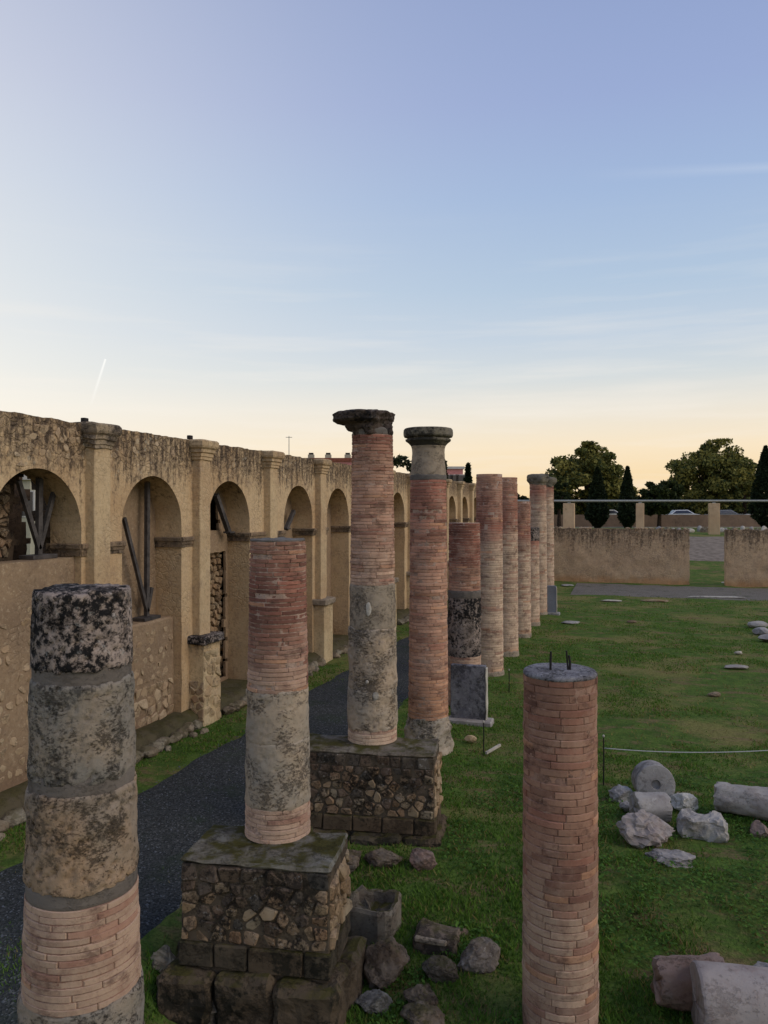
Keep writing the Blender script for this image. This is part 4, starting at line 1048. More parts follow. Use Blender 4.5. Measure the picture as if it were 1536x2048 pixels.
def lying_drum(p, length, r0, r1, yaw, label, mat, seed, pitch=0.0, endmat=None, rough=.02, name='column_fragment', hole=False, n=48, flute=0):
    d = Vector((math.cos(yaw) * math.cos(pitch), math.sin(yaw) * math.cos(pitch), math.sin(pitch)))
    up = Vector((0, 0, 1)); a = d.cross(up).normalized(); b = a.cross(d)
    V, F = [], []; m = max(6, int(length / .05))
    st = [(-.0, .0), (0, .2), (0, .25), (0, .6), (0, .85), (.004, .97)] + [(.02 + (length - .04) * k / m, 1.0) for k in range(m + 1)] + [(length - .004, .97), (length, .85), (length, .6), (length, .3), (length, 0)]
    for s, q in st:
        for k in range(n):
            t = 2 * math.pi * k / n; rr = (r0 + (r1 - r0) * s / length) * q
            pt = Vector((math.cos(t), math.sin(t), s * 3)) * 1.6 + Vector((seed, seed * .7, 1))
            rr *= 1 + rough / .2 * mnoise.fractal(pt, .9, 2.0, 4)
            if flute: rr *= 1 - .03 * (0.5 + 0.5 * math.cos(t * flute))
            end = rough * 1.2 * mnoise.fractal(pt * 1.7, .9, 2, 3) * (1 if q < 1 else .3) * (0 if hole else 1)
            if hole and s == 0 and q <= .2: end += .05
            V.append(p + d * (s + end) + (a * math.cos(t) + b * math.sin(t)) * rr)
    for j in range(len(st) - 1):
        for k in range(n): F.append((j * n + k, (j + 1) * n + k, (j + 1) * n + (k + 1) % n, j * n + (k + 1) % n))
    o = mk(name, V, F, mat, None, True)
    o.data.polygons.foreach_set('use_smooth', [6 <= i // n < len(st) - 7 for i in range(len(F))])
    return tag(o, label, 'stone', 'fallen fragments on the grass')
GR = 'fallen fragments on the grass'
FR = math.atan2(CAMDIR.y, CAMDIR.x); RT = math.atan2(CAMR.y, CAMR.x)
g, D = ground_at(1312, 1606); lying_drum(g + Vector((0, 0, .225)), .34, .24, .235, FR - .12, 'round grey marble drum with a dark hole facing the viewer', MARBLE, 3, hole=True, rough=.005, pitch=-.12)
rock(1240, 1597, (.36, .26, .22), 'low dark grey stone at the left of the round drum', 322, MARBLE, group=GR)
g, D = ground_at(1268, 1640); lying_drum(g + Vector((0, 0, .15)), .40, .165, .165, RT + .05, 'short fluted grey shaft piece lying in front of the round drum', MARBLE, 5, pitch=-.03, rough=.012, flute=22)
rock(1368, 1614, (.34, .28, .24), 'curved pale broken fragment right of the round drum', 324, PALESLAB, cuts=8, group=GR)
g, D = ground_at(1290, 1690)
v, f = rock_data((g.x, g.y + .1, g.z + .11), (.58, .38, .36), 331, RT + .1, 7, .28, (0, .15), 4); tag(mk('broken_capital', v, f, MARBLE_P, origin=g), 'large broken capital with reddish fracture, lowest of the marble heap', 'stone', GR)
g, D = ground_at(1408, 1676)
v, f = box_data(-.25, .25, -.14, .14, -.03, .22, bev=.035, cuts=12, amp=.055, seed=8, freq=5.5)
Rm = Matrix.Rotation(RT - .22, 3, 'Z'); tag(mk('marble_block', [Rm @ q + g + Vector((0, .1, 0)) for q in v], f, MARBLE, origin=g), 'rough squared marble block with a ragged front face', 'stone', GR)
g, D = ground_at(1432, 1622); lying_drum(g + Vector((0, 0, .18)), 1.3, .16, .225, RT - .5, 'tapered grey column shaft lying at the right edge behind the squared block', MARBLE, 9, rough=.03)
rock(1345, 1722, (.56, .30, .16), 'flat speckled slab sunk in the grass below the broken capital', 333, MARBLE, rotz=RT - .5, sink=.35, group=GR, rough=.2)
rock(1522, 1668, (.22, .2, .2), 'small reddish brown stone at the right edge above the clover', 334, MARBLE_B, group=GR)
rock(1255, 1620, (.2, .16, .14), 'small grey chip beside the fluted shaft piece', 335, MARBLE, group=GR)
# big fallen column, broken in two
g, D = ground_at(1312, 2012); lying_drum(g + Vector((0, 0, .2)), .52, .17, .225, RT - .12, 'rough reddish broken end piece of the big fallen column', MARBLE_B, 41, rough=.03, n=64, name='broken_column_end')
g, D = ground_at(1392, 2075); lying_drum(g + Vector((0, 0, .27)), 1.7, .27, .285, RT - .16, 'big veined marble column shaft lying across the lower right corner', MARBLE_P, 13, rough=.008, n=64)
rock(1530, 1952, (.3, .24, .14), 'pale flat stone at the right edge behind the big fallen shaft', 343, MARBLE, group=GR)
# small litter in the grass
def chip(px, py, dims, label, mat, seed, rotz=0.0, name='stone_chip'):
    g, D = ground_at(px, py); v, f = rock_data((g.x, g.y, g.z + dims[2] * .35), dims, seed, rotz, 5, .1, sub=2)
    tag(mk(name, v, f, mat, None, origin=g), label, 'stone', 'flat stones in the court')
chip(941, 1482, (.22, .12, .11), 'broken orange brick lying by the rough column base', RUBBLE_P, 401, name='loose_brick')
g, D = ground_at(972, 1509); g2, _ = ground_at(1000, 1494)
tag(mk('wooden_batten', *beam_data(g + Vector((0, 0, .02)), g2 + Vector((0, 0, .03)), .035, .03), PALESLAB, origin=g), 'short pale batten lying in the grass by the thin iron pin', 'batten')
for q, (px, py, w_, l_, lab, m_) in enumerate(((1221, 1203, .9, .3, 'left of the two flat pale slabs before the far path', PALESLAB), (1310, 1203, 1.2, .35, 'brownish flat slab right of the pale one before the far path', RUBBLE),
        (1440, 1196, 2.6, .25, 'long pale stone strip edging the far path', PALESLAB), (1135, 1172, .6, .5, 'grey rubble heap by the foot of the far wall at the column row', MARBLE),
        (1452, 1166, .5, .4, 'white stone at the left foot of the right-hand far wall', PALESLAB), (1520, 1168, .8, .3, 'flat white slab at the foot of the right-hand far wall', PALESLAB),
        (1472, 1337, .6, .3, 'small pale flat stone in the middle of the lawn', MARBLE), (1140, 1247, .8, .5, 'grey flat stones in front of the distant blue slab', MARBLE),
        (1478, 1308, .25, .15, 'tiny white chip above the pale flat stone on the lawn', PALESLAB), (1265, 1245, .4, .2, 'faint stone in the grass before the flat slabs', KERB),
        (1430, 1392, .3, .2, 'half-hidden stone in the yellowed lawn patch', KERB))):
    chip(px, py, (w_, l_, .10), lab, m_, 410 + q, rotz=.05 * q, name='flat_stone')
g, D = ground_at(1536, 1262); 
for q in range(3): chip(1515 + 12 * q, 1255 + 14 * q, (.6, .5, .25), ('upper', 'middle', 'lower')[q] + ' grey stone of the low heap at the right edge of the lawn', MARBLE, 430 + q, name='heap_stone')

# rope barrier
def pin(px, py, h, label, rope=False):
    g, D = ground_at(px, py); t = thing('iron_pin', g, label, 'post')
    mk('rod', *tube_data([g - Vector((0, 0, .05)), g + Vector((.004, 0, h * .5)), g + Vector((0, 0, h))], [.009, .009, .008], 8), IRON, t)
    v, f = lathe(g.x, g.y, [(.004, g.z + h - .02), (.014, g.z + h - .012), (.016, g.z + h), (.012, g.z + h + .012), (.003, g.z + h + .018)], 10, cap_bot=True); mk('cap', v, f, PALESLAB, t, True)
    return g
p1 = pin(1207, 1567, .63, 'thin iron pin holding the rope, beside the foreground brick column')
pin(967, 1505, .46, 'thin iron pin in front of the upright marble slab')
pin(1018, 1384, .44, 'thin iron pin in the grass behind the marble slab')
q1, _ = ground_at(1720, 1560)
p2 = pin(1720, 1560, .63, 'thin iron pin holding the far end of the rope')
pts = []
A, B = p1 + Vector((0, 0, .47)), p2 + Vector((0, 0, .50))
for k in range(25):
    u = k / 24; q = A.lerp(B, u); q.z -= .10 * 4 * u * (1 - u) * (1.0 - .25 * u) ; pts.append(q)
tag(mk('barrier_rope', *tube_data(pts, [.0065] * 25, 8), ROPE, None, True, origin=A), 'slack pale rope strung between thin iron pins across the lawn', 'rope')

# ------------------------------------------------------------------ far wall with its doorway
def far_wall(x0, x1, label, sd):
    t = thing('rubble_wall', ((x0 + x1) / 2, 39.5, 0), label, 'wall')
    V, F = [], []; nx, nz = int((x1 - x0) / .12), 20; y0, y1 = 39.2, 39.75
    def P(i, j, bk):
        xx = x0 + (x1 - x0) * i / nx; top = 2.62 + .06 * fnoise(xx * 2.1, sd, 1, 4) + .03 * fnoise(xx * 8, sd, 2, 2)
        z = -.1 + (top + .1) * j / nz
        return (xx + (.03 * fnoise(z * 3, sd, i, 3) if i in (0, nx) else 0), (y1 if bk else y0) + .03 * fnoise(xx * 2, z * 2, sd, 4), z)
    for bk in (0, 1):
        for i in range(nx + 1):
            for j in range(nz + 1): V.append(P(i, j, bk))
    N = (nx + 1) * (nz + 1); I = lambda i, j, b: b * N + i * (nz + 1) + j
    for i in range(nx):
        for j in range(nz):
            F.append((I(i, j, 0), I(i + 1, j, 0), I(i + 1, j + 1, 0), I(i, j + 1, 0))); F.append((I(i, j, 1), I(i, j + 1, 1), I(i + 1, j + 1, 1), I(i + 1, j, 1)))
        F.append((I(i, nz, 0), I(i + 1, nz, 0), I(i + 1, nz, 1), I(i, nz, 1)))
    for i in (0, nx):
        for j in range(nz): F.append((I(i, j, 0), I(i, j + 1, 0), I(i, j + 1, 1), I(i, j, 1)))
    mk('masonry', V, F, PLASTER_F, t)
    r = random.Random(sd)
    for k in range(int((x1 - x0) * 3)):
        xx = r.uniform(x0 + .1, x1 - .1)
        v, f = rock_data((xx, 39.45 + r.uniform(-.2, .2), 2.64), (r.uniform(.15, .35), .25, r.uniform(.08, .16)), sd * 50 + k, 0, 4, sub=1); mk('coping_stone', v, f, RUBBLE, t)
    return t
far_wall(-7.0, 2.92, 'long low tan rubble wall closing the court, left of its doorway gap', 1)
far_wall(4.50, 13.0, 'low tan rubble wall right of the doorway gap at the far end', 2)

# ------------------------------------------------------------------ beyond the far wall
ribbon('path', 47.5, 57.0, -14, 30, 1.0, ASPHALT, 0.03, 'pale earth track rising behind the far wall', along='x', seed=14.0, n=20)
def pillar(px, D, w, label):
    p = at_depth(px, 1003, D); zb = gz(p.x, p.y)
    t = thing('fence_pillar', (p.x, p.y, zb), label, 'pillar', 'beige pillars under the pipe rail')
    box('shaft', p.x - w / 2, p.x + w / 2, p.y - w / 2, p.y + w / 2, zb - .3, p.z - .13, PILLAR, t, bev=.02, cuts=3, amp=.012, seed=px)
    mk('rail_clamp', *box_data(p.x - .1, p.x + .1, p.y - .1, p.y + .1, p.z - .135, p.z - .05, bev=.01), PIPE, t)
    return p
PP = [pillar(px, 55.0 + 0.0 * i, w, lab) for i, (px, w, lab) in enumerate(((990, .75, 'beige pillar hidden mostly behind the column row'), (1138, .78, 'wide beige pillar under the pipe rail, nearest the column row'), (1280, .56, 'slim beige pillar under the pipe rail beside the cypress'), (1428, .72, 'beige pillar under the pipe rail above the doorway gap'), (1575, .72, 'beige pillar beyond the right edge')))]
PP2 = [at_depth(900, 1005, 55)] + PP + [at_depth(1700, 1000, 55)]
tag(mk('pipe_rail', *tube_data([p + Vector((0, 0, .04)) for p in PP2], [.085] * len(PP2), 10), PIPE, None, True), 'long grey pipe rail carried level on the beige pillars', 'rail')
def wall_line(name, label, pxa, pxb, D, zt, zb, th, mat):
    A, B = at_depth(pxa, 1015, D), at_depth(pxb, 1015, D); d = (B - A).normalized(); nrm = Vector((-d.y, d.x, 0))
    V = []; n = 40
    for k in range(n + 1):
        p = A.lerp(B, k / n); j = .03 * fnoise(k, 1, D, 2)
        for q, z in ((0, zb), (0, zt + j), (th, zt + j), (th, zb)): V.append(Vector((p.x, p.y, 0)) + nrm * q + Vector((0, 0, z)))
    F = [(k * 4 + i, k * 4 + i + 1, (k + 1) * 4 + i + 1, (k + 1) * 4 + i) for k in range(n) for i in range(3)] + [(0, 1, 2, 3), (n * 4 + 3, n * 4 + 2, n * 4 + 1, n * 4)]
    return tag(mk(name, V, F, mat), label, 'wall')
wall_line('perimeter_wall', 'dull brown perimeter wall under the far trees', 700, 1750, 76, 2.95, 1.4, .3, PERIM)
wall_line('garden_kerb', 'pale low kerb along the foot of the perimeter wall', 860, 1750, 74, 1.78, 1.5, .4, PALESLAB)
r = random.Random(5)
for k, px in enumerate(list(range(1318, 1420, 13)) + list(range(1440, 1536, 15))):
    p = at_depth(px + r.uniform(-4, 4), 1060, 60 + r.uniform(-1, 2)); z = gz(p.x, p.y)
    v, f = rock_data((p.x, p.y, z + .12), (r.uniform(.5, .9), .5, r.uniform(.4, .7)), 600 + k, r.uniform(0, 3), 5, sub=2)
    tag(mk('boulder', v, f, (MARBLE, KERB, PALESLAB)[k % 3], origin=(p.x, p.y, z)), ('grey', 'mossy tan', 'whitish')[k % 3] + ' boulder in the row of rocks above the rising track', 'stone', ('grey', 'mossy tan', 'whitish')[k % 3] + ' rocks beyond the track')

def car(px, D, yawz, label, paint):
    p = at_depth(px, 1030, D); zb = 1.95
    t = thing('parked_car', (p.x, p.y, zb), label, 'car', 'cars parked behind the perimeter wall')
    Rm = Matrix.Rotation(yawz, 3, 'Z'); O = Vector((p.x, p.y, zb))
    prof = [(-2.0, .35), (-2.05, .7), (-1.95, .95), (-1.5, 1.02), (-.95, 1.42), (.35, 1.46), (1.0, 1.05), (1.8, .92), (2.05, .72), (2.05, .35)]
    V = [O + Rm @ Vector((a, s * (.86 if b < 1.1 else .68), b)) for s in (-1, 1) for a, b in prof]; n = len(prof)
    F = [(i, (i + 1) % n, n + (i + 1) % n, n + i) for i in range(n)] + [tuple(range(n))[::-1], tuple(range(n, 2 * n))]
    mk('body', V, F, paint, t)
    for s in (-1, 1):
        w = [(-1.3, 1.06, .885), (-.9, 1.36, .725), (.3, 1.39, .725), (.8, 1.08, .885)]
        V = [O + Rm @ Vector((a, s * c2, b)) for a, b, c2 in w]; V += [q - Rm @ Vector((0, s * .1, 0)) for q in V]
        mk('side_window', V, [(0, 1, 2, 3), (4, 7, 6, 5), (0, 4, 5, 1), (1, 5, 6, 2), (2, 6, 7, 3), (3, 7, 4, 0)], WINDOW, t)
        for a in (-1.25, 1.3):
            c2 = O + Rm @ Vector((a, s * .80, .33)); d = Rm @ Vector((0, s * .1, 0))
            mk('wheel', *tube_data([c2 - d, c2 + d], [.33, .33], 16), RUBBER, t)
    for a0, b0, a1, b1 in ((.42, 1.45, .96, 1.09), (-1.44, 1.07, -1.0, 1.40)):
        V = [O + Rm @ Vector((a, s, b + e)) for e in (.02, -.05) for a, s, b in ((a0, -.62, b0), (a0, .62, b0), (a1, .68, b1), (a1, -.68, b1))]
        mk('windscreen', V, [(0, 1, 2, 3), (7, 6, 5, 4), (0, 4, 5, 1), (1, 5, 6, 2), (2, 6, 7, 3), (3, 7, 4, 0)], WINDOW, t)
car(1218, 84, RT + .1, 'white parked car glimpsed left of the tall cypress', CARW)
car(1365, 84, RT - .05, 'white parked car glimpsed between the two middle trees', CARW)
car(1450, 84, RT + .05, 'grey parked car glimpsed right of the pillar above the doorway gap', CARG)
car(1518, 84, RT, 'white parked car glimpsed near the right edge cypress', CARW)

# ------------------------------------------------------------------ buildings behind the arcade
def building(px0, px1, ytop, D, depth, wall, label, z0=0.0, rows=2, roof=None, bays=5, cat='building'):
    A, B = at_depth(px0, ytop, D), at_depth(px1, ytop, D); zt = A.z; d = Vector((B.x - A.x, B.y - A.y, 0)); L = d.length; d.normalize(); nrm = Vector((-d.y, d.x, 0))
    O = Vector((A.x, A.y, 0)); t = thing('building', (A.x, A.y, z0), label, cat)
    def bx(name, u0, u1, v0, v1, za, zb, mat, parent):
        V = [O + d * u + nrm * v + Vector((0, 0, z)) for z in (za, zb) for u, v in ((u0, v0), (u1, v0), (u1, v1), (u0, v1))]
        return mk(name, V, [(3, 2, 1, 0), (4, 5, 6, 7), (0, 1, 5, 4), (1, 2, 6, 5), (2, 3, 7, 6), (3, 0, 4, 7)], mat, parent)
    w = bx('wall', 0, L, 0, depth, z0 - .5, zt - .25, wall, t)
    bx('cornice', -.15, L + .15, -.15, depth + .15, zt - .249, zt, WHITEW if roof is None else roof, t)
    for j in range(rows):
        for i in range(bays):
            u = L * (i + .5) / bays; zc = zt - 1.5 - j * 2.9
            if zc < z0 + 1: continue
            f = bx('window', u - .5, u + .5, -.03, .05, zc - .7, zc + .7, WHITEW, t); bx('pane', u - .42, u + .42, -.045, -.02, zc - .62, zc + .62, WINDOW, f)
    return t, O, d, nrm, L, zt, bx
t, O, d, nrm, L, zt, bx = building(612, 706, 916, 62, 8, PINK, 'low pink building with red roof and chimneys behind the arcade', roof=ROOFT, bays=4)
for u in (.3, 1.7, 3.3):
    ch = bx('chimney', u - .25, u + .25, 1, 1.5, zt, zt + .35, CREAMW, t); bx('chimney_pot', u - .18, u + .18, 1.08, 1.42, zt + .35, zt + .5, IRON, ch)
building(892, 926, 933, 78, 9, PINK, 'tall pink block with white bands behind the far end of the arcade', bays=3)
t, O, d, nrm, L, zt, bx = building(-60, 60, 950, 40, 10, CREAMW, 'cream house seen through the leftmost arch', bays=6)
building(60, 130, 985, 46, 8, WHITEW, 'white house seen through the leftmost arch, right of the cream one', bays=4)
p = at_depth(578, 905, 60); q = at_depth(578, 872, 60)
t = thing('antenna_mast', (p.x, p.y, p.z - 6), 'thin aerial mast rising above the arcade coping', 'antenna')
mk('mast', *tube_data([(p.x, p.y, p.z - 6), q], [.05, .025], 6), PIPE, t)
mk('crossbar', *beam_data(q + CAMR * .25 - Vector((0, 0, .1)), q - CAMR * .25 - Vector((0, 0, .1)), .04, .04), PIPE, t)

# ------------------------------------------------------------------ trees
def leaves(cent, size, cols, seed, flat=0.3):
    r = np.random.default_rng(seed); n = len(cent)
    a = r.normal(size=(n, 3)); a /= np.linalg.norm(a, axis=1)[:, None]
    b = np.cross(a, r.normal(size=(n, 3))); b /= np.linalg.norm(b, axis=1)[:, None]
    s = (size * r.uniform(.6, 1.4, n))[:, None]
    V = np.empty((n, 4, 3)); V[:, 0] = cent - a * s; V[:, 1] = cent + b * s * .55; V[:, 2] = cent + a * s; V[:, 3] = cent - b * s * .55
    T = np.repeat(cols, 4, axis=0)
    return V.reshape(-1, 3), np.arange(n * 4).reshape(n, 4), T
def tree_trunk(t, base, h, r0, seed, limbs=6, spread=2.0, crown_z=3.0):
    r = random.Random(seed); base = Vector(base); parts = []
    lean = Vector((r.uniform(-.1, .1), r.uniform(-.1, .1), 0))
    pts = [base + Vector((0, 0, -.2))] + [base + lean * (k / 4) * h * .3 + Vector((0, 0, h * .65 * k / 4)) for k in range(1, 5)]
    parts.append(tube_data(pts, [r0 * 1.25, r0, r0 * .85, r0 * .7, r0 * .5], 10))
    for k in range(limbs):
        a = 2 * math.pi * k / limbs + r.uniform(-.4, .4); s = base + lean * .3 * h * .5 + Vector((0, 0, h * r.uniform(.28, .5)))
        e = s + Vector((math.cos(a) * spread * r.uniform(.5, .9), math.sin(a) * spread * r.uniform(.5, .9), h * r.uniform(.2, .4)))
        parts.append(tube_data([s, s.lerp(e, .5) + Vector((0, 0, .2)), e], [r0 * .5, r0 * .32, r0 * .1], 6))
    v, f = join(*parts); mk('trunk', v, f, BARK, t)
def broadleaf(px, ytop, D, w, zb, label, seed, n=9000, clumps=70, cols=((92, 98, 52), (158, 148, 78), (58, 68, 40)), low=.10, size=.19):
    top = at_depth(px, ytop, D); base = (top.x, top.y, zb); h = top.z - zb
    t = thing('broadleaf_tree', base, label, 'tree', 'broadleaf trees beyond the far wall')
    tree_trunk(t, base, h, .03 * h + .05, seed, spread=w * .4)
    r = np.random.default_rng(seed); cz = zb + h * (low + 1) / 2; rz = h * (1 - low) / 2
    cl = []
    while len(cl) < clumps:
        p = r.normal(size=3); p /= np.linalg.norm(p); q = r.uniform(.35, .95) ** .6
        p = p * q
        wob = 1 + .22 * fnoise(p[0] * 1.6 + seed, p[1] * 1.6, p[2] * 1.6, 3)
        cl.append((top.x + p[0] * w / 2 * wob * .92, top.y + p[1] * w / 2 * wob * .92, cz + p[2] * rz * wob * .95))
    cl = np.array(cl); which = r.integers(0, clumps, n); sc = r.uniform(.5, 1.0, clumps) * w * .105
    off = r.normal(size=(n, 3)); off /= np.linalg.norm(off, axis=1)[:, None]; off *= (r.uniform(.2, 1, n) ** .5)[:, None]
    C = cl[which] + off * sc[which][:, None] * np.array([1.2, 1.2, .85])
    C[:, 2] = np.minimum(C[:, 2], top.z)
    ca, cb, cc = [np.array(S(*c)[:3]) for c in cols]
    f = r.uniform(0, 1, clumps)[which] * .7 + r.uniform(0, .3, n)
    K = ca + (cb - ca) * f[:, None]; K = np.where((r.uniform(0, 1, n) < .25)[:, None], cc, K)
    V, F, T = leaves(C, size, K, seed)
    o = WPOS[t.name]; me = big_mesh('crown', V - np.array(o), F, LEAF, T); link(bpy.data.objects.new('crown', me), t, o)
def cypress(px, ytop, D, w, zb, label, seed, n=5000, conifer=False, cols=((30, 40, 24), (46, 56, 32))):
    top = at_depth(px, ytop, D); base = (top.x, top.y, zb); h = top.z - zb
    t = thing('conifer_tree' if conifer else 'cypress_tree', base, label, 'tree', 'dark conifers behind the ruins')
    mk('trunk', *tube_data([Vector(base) - Vector((0, 0, .2)), Vector(base) + Vector((0, 0, h * .9))], [.12, .03], 8), BARK, t)
    r = np.random.default_rng(seed); u = r.uniform(.0, 1, n); a = r.uniform(0, 2 * np.pi, n)
    if conifer: prof = (1 - u) * (0.75 + .25 * np.cos(u * 60)) + .03
    else: prof = np.minimum(1, (u + .02) * 5) * (1 - u ** 1.7) ** .9 * (1 + .12 * np.sin(a * 5 + u * 25)) + .02
    rad = w / 2 * prof * np.sqrt(r.uniform(.35, 1, n))
    C = np.stack([top.x + rad * np.cos(a), top.y + rad * np.sin(a), zb + .15 + u * (h - .15)], 1)
    ca, cb = [np.array(S(*c)[:3]) for c in cols]; K = ca + (cb - ca) * r.uniform(0, 1, n)[:, None]
    V, F, T = leaves(C, .15 if not conifer else .2, K, seed); o = WPOS[t.name]
    me = big_mesh('crown', V - np.array(o), F, LEAF, T); link(bpy.data.objects.new('crown', me), t, o)
def hedge(pxa, pxb, D, zb, zt, label, seed, n):
    A, B = at_depth(pxa, 1015, D), at_depth(pxb, 1015, D); r = np.random.default_rng(seed)
    t = thing('hedge', (A.x, A.y, zb), label, 'hedge'); d = np.array(B - A); u = r.uniform(0, 1, n)
    top = zt + .5 * np.array([fnoise(q * 24, seed, 1, 3) for q in u]); C = np.array(A)[None, :] + d * u[:, None]
    C[:, 0] += r.uniform(-.7, .7, n); C[:, 1] += r.uniform(-.7, .7, n); C[:, 2] = zb + (top - zb) * r.uniform(0, 1, n) ** .7
    ca, cb = [np.array(S(*c)[:3]) for c in ((46, 56, 32), (74, 82, 46))]; K = ca + (cb - ca) * r.uniform(0, 1, n)[:, None]
    V, F, T = leaves(C, .26, K, seed); o = WPOS[t.name]; me = big_mesh('foliage', V - np.array(o), F, LEAF, T); link(bpy.data.objects.new('foliage', me), t, o)
    s_ = [Vector((A.x, A.y, zb)).lerp(Vector((B.x, B.y, zb)), k / 30) for k in range(31)]
    for q in s_[::3]: mk('stem', *tube_data([q - Vector((0, 0, .3)), q + Vector((0, 0, 1.2))], [.06, .04], 6), BARK, t)
hedge(930, 1660, 98, 1.6, 4.3, 'long dark hedge closing the view behind the parked cars', 21, 16000)
broadleaf(1176, 886, 82, 9.2, 1.75, 'large rounded tree behind the pipe rail, nearest the column row', 1, n=26000, clumps=120)
broadleaf(1318, 956, 72, 4.9, 1.75, 'small round tree between the two largest trees', 2, n=6000, clumps=45, cols=((48, 58, 32), (74, 82, 42), (34, 44, 26)), low=.2)
broadleaf(1424, 880, 88, 10.6, 1.75, 'largest spreading tree, above the doorway gap', 3, n=28000, clumps=130)
broadleaf(1490, 948, 84, 3.6, 1.75, 'thin tree tucked behind the right side of the largest tree', 4, n=3500, clumps=40)
broadleaf(1118, 962, 74, 2.6, 1.75, 'young dark tree beside the farthest column', 5, n=3500, clumps=30, cols=((40, 50, 28), (58, 66, 36), (30, 40, 24)), low=.35)
broadleaf(1042, 984, 90, 3.4, 1.75, 'low dark tree seen between the brick columns', 6, n=3000, clumps=30, cols=((40, 48, 30), (56, 62, 38), (30, 38, 24)))
broadleaf(803, 903, 60, 6.5, 0, 'dark tree behind the arcade, between the two tall capped columns', 7, n=6000, clumps=50, cols=((48, 56, 36), (70, 76, 48), (36, 44, 28)))
cypress(1195, 935, 66, 2.0, 1.75, 'dark cypress standing in front of the large rounded tree', 8, n=6000)
cypress(1255, 934, 64, 1.55, 1.75, 'slender pointed cypress right of the large rounded tree', 9, n=6000)
cypress(1531, 893, 66, 2.6, 1.75, 'tall dark cypress cut by the right edge', 10, n=8000)
cypress(936, 929, 62, 2.6, 0, 'small dark conifer beside the pink block', 11, n=5000, conifer=True)
cypress(889, 923, 60, 1.8, 0, 'narrow conifer peeping beside the round capital', 12, n=2000, conifer=True)

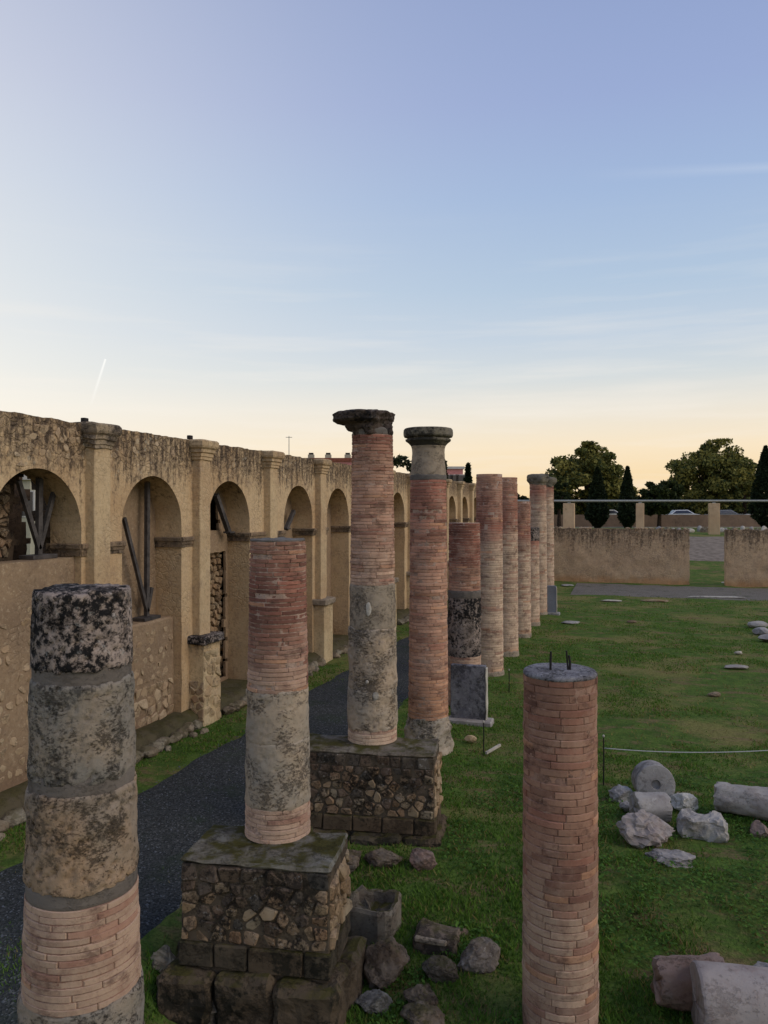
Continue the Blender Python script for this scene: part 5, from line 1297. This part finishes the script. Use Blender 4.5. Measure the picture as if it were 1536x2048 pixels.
# ------------------------------------------------------------------ grass, weeds, pebbles
def build_grass():
    r = np.random.default_rng(4); N = 400000
    px = r.uniform(-40, 1580, N); u = r.uniform(0, 1, N); D = 4.6 * (36 / 4.6) ** (u ** .88)
    t = (px - 768) / FPX; x = (-SN + CS * t) * D; y = (CS + SN * t) * D
    pn = np.array([mnoise.noise(Vector((a * .9, b * .9, 0))) for a, b in zip(x, y)])
    pn2 = np.array([mnoise.noise(Vector((a * 2.7 + 9, b * 2.7, 3))) for a, b in zip(x, y)])
    pn3 = np.array([mnoise.fractal(Vector((a * .30 + 2, b * .42, 5)), 1.0, 2.0, 4) for a, b in zip(x, y)])
    edge = .55 * pn2 + .35 * pn
    keep = (x > PATH_R + .05 + edge) | ((x < PATH_L - .02 + edge) & (x > -6.75))
    keep |= (x < PATH_R) & (x > PATH_L) & (r.uniform(0, 1, N) < np.where(pn > .2, .4, .03))
    keep &= r.uniform(0, 1, N) < np.clip(.8 + .9 * pn + .6 * pn2 - 2.6 * np.clip(pn3 - .03, 0, 1), .05, 1)
    for (a, b, c, d) in ((-3.45, -2.17, 5.38, 6.53), (-3.65, -2.0, 8.1, 9.17), (-3.4, -2.3, 3, 4.1)): keep &= ~((x > a) & (x < b) & (y > c) & (y < d))
    keep &= ((x + .48) ** 2 + (y - 6.1) ** 2) > .29 ** 2
    keep &= (y < 37) & (r.uniform(0, 1, N) < np.clip((36 - D) / 14, 0, 1))
    x, y, D, pn, pn2, pn3 = x[keep], y[keep], D[keep], pn[keep], pn2[keep], pn3[keep]; n = len(x)
    z = np.array([gz(a, b) + .035 * fnoise(a * .9, b * .9, .3, 4) - .016 for a, b in zip(x, y)])
    lush = np.clip(.5 + .8 * pn2 + .3 * pn, 0, 1)
    h = r.uniform(.016, .042, n) * (.7 + .8 * lush) * (1 + .35 * (D < 9)); w = r.uniform(.003, .0065, n) * (1 + D / 12)
    a = r.uniform(0, 2 * np.pi, n); lean = r.uniform(.2, 1.1, n) * h; la = r.uniform(0, 2 * np.pi, n)
    V = np.empty((n, 3, 3)); dx, dy = np.cos(a) * w, np.sin(a) * w
    V[:, 0] = np.stack([x - dx, y - dy, z], 1); V[:, 1] = np.stack([x + dx, y + dy, z], 1)
    V[:, 2] = np.stack([x + np.cos(la) * lean, y + np.sin(la) * lean, z + h], 1)
    g1, g2, g3, g4 = [np.array(S(*c)[:3]) for c in ((58, 90, 34), (106, 138, 50), (150, 140, 78), (126, 104, 68))]
    K = g1 + (g2 - g1) * (r.uniform(0, 1, n) * .7 + .3 * lush)[:, None]
    dry = r.uniform(0, 1, n) < np.clip(.08 + .5 * np.clip(-pn - .05, 0, 1) + 1.3 * np.clip(pn3 - .02, 0, 1) * np.clip((D - 8) / 5, .25, 1), 0, .85)
    K = np.where(dry[:, None], g3 + (g4 - g3) * r.uniform(0, 1, n)[:, None], K)
    me = big_mesh('grass', V.reshape(-1, 3), np.arange(n * 3).reshape(n, 3), GRASSB, np.repeat(K, 3, axis=0))
    tag(link(bpy.data.objects.new('grass', me)), 'short green and yellowed grass covering the court', 'grass', kind='stuff')
    # broad-leaved weeds in the near right lawn, darker green than the blades
    M_ = 26000; px = r.uniform(640, 1580, M_); D = r.uniform(4.6, 10.5, M_); t = (px - 768) / FPX
    x = (-SN + CS * t) * D; y = (CS + SN * t) * D
    pn = np.array([mnoise.noise(Vector((a * 1.3 + 4, b * 1.3, 7))) for a, b in zip(x, y)])
    keep = (pn > .02) & (x > -1.9) & (((x + .48) ** 2 + (y - 6.1) ** 2) > .31 ** 2); x, y = x[keep], y[keep]; n = len(x)
    z = np.array([gz(a, b) + .035 * fnoise(a * .9, b * .9, .3, 4) for a, b in zip(x, y)]) + r.uniform(.01, .05, n)
    C = np.stack([x, y, z], 1); L = r.uniform(.010, .026, n)[:, None]; a = r.uniform(0, 2 * np.pi, n)
    A = np.stack([np.cos(a), np.sin(a), r.uniform(-.2, .7, n)], 1); B = np.stack([-np.sin(a), np.cos(a), r.uniform(-.4, .4, n)], 1)
    V = np.empty((n, 4, 3)); V[:, 0] = C - A * L; V[:, 1] = C + B * L * .6; V[:, 2] = C + A * L; V[:, 3] = C - B * L * .6
    K = np.array(S(50, 80, 32)[:3]) + (np.array(S(92, 126, 48)[:3]) - np.array(S(50, 80, 32)[:3])) * r.uniform(0, 1, n)[:, None]
    me = big_mesh('weeds', V.reshape(-1, 3), np.arange(n * 4).reshape(n, 4), GRASSB, np.repeat(K, 4, axis=0))
    tag(link(bpy.data.objects.new('weeds', me)), 'low broad-leaved weeds in the lower right lawn', 'weeds', kind='stuff')
build_grass()
def build_pebbles():
    r = random.Random(8); V, F = [], []
    for k in range(5000):
        y = 2.6 * (22 / 2.6) ** r.random(); x = r.uniform(PATH_L + .1, PATH_R - .1); s = r.uniform(.005, .013) * (1.6 if r.random() < .05 else 1)
        z = gz(x, y) + .035 * fnoise(x * .9, y * .9, .3, 4) + .014; o = len(V); q = r.uniform(0, 3)
        for i in range(4): V.append((x + s * math.cos(q + i * 1.571) * r.uniform(.7, 1.2), y + s * math.sin(q + i * 1.571) * r.uniform(.7, 1.2), z))
        V.append((x, y, z + s * .8)); F += [(o, o + 1, o + 4), (o + 1, o + 2, o + 4), (o + 2, o + 3, o + 4), (o + 3, o, o + 4)]
    tag(mk('gravel', V, F, mat_simple('gravel_pebble', S(112, 116, 120), .9, .15, .35, 300), origin=(0, 0, 0)), 'loose pebbles scattered over the gravel path', 'gravel', kind='stuff')
build_pebbles()
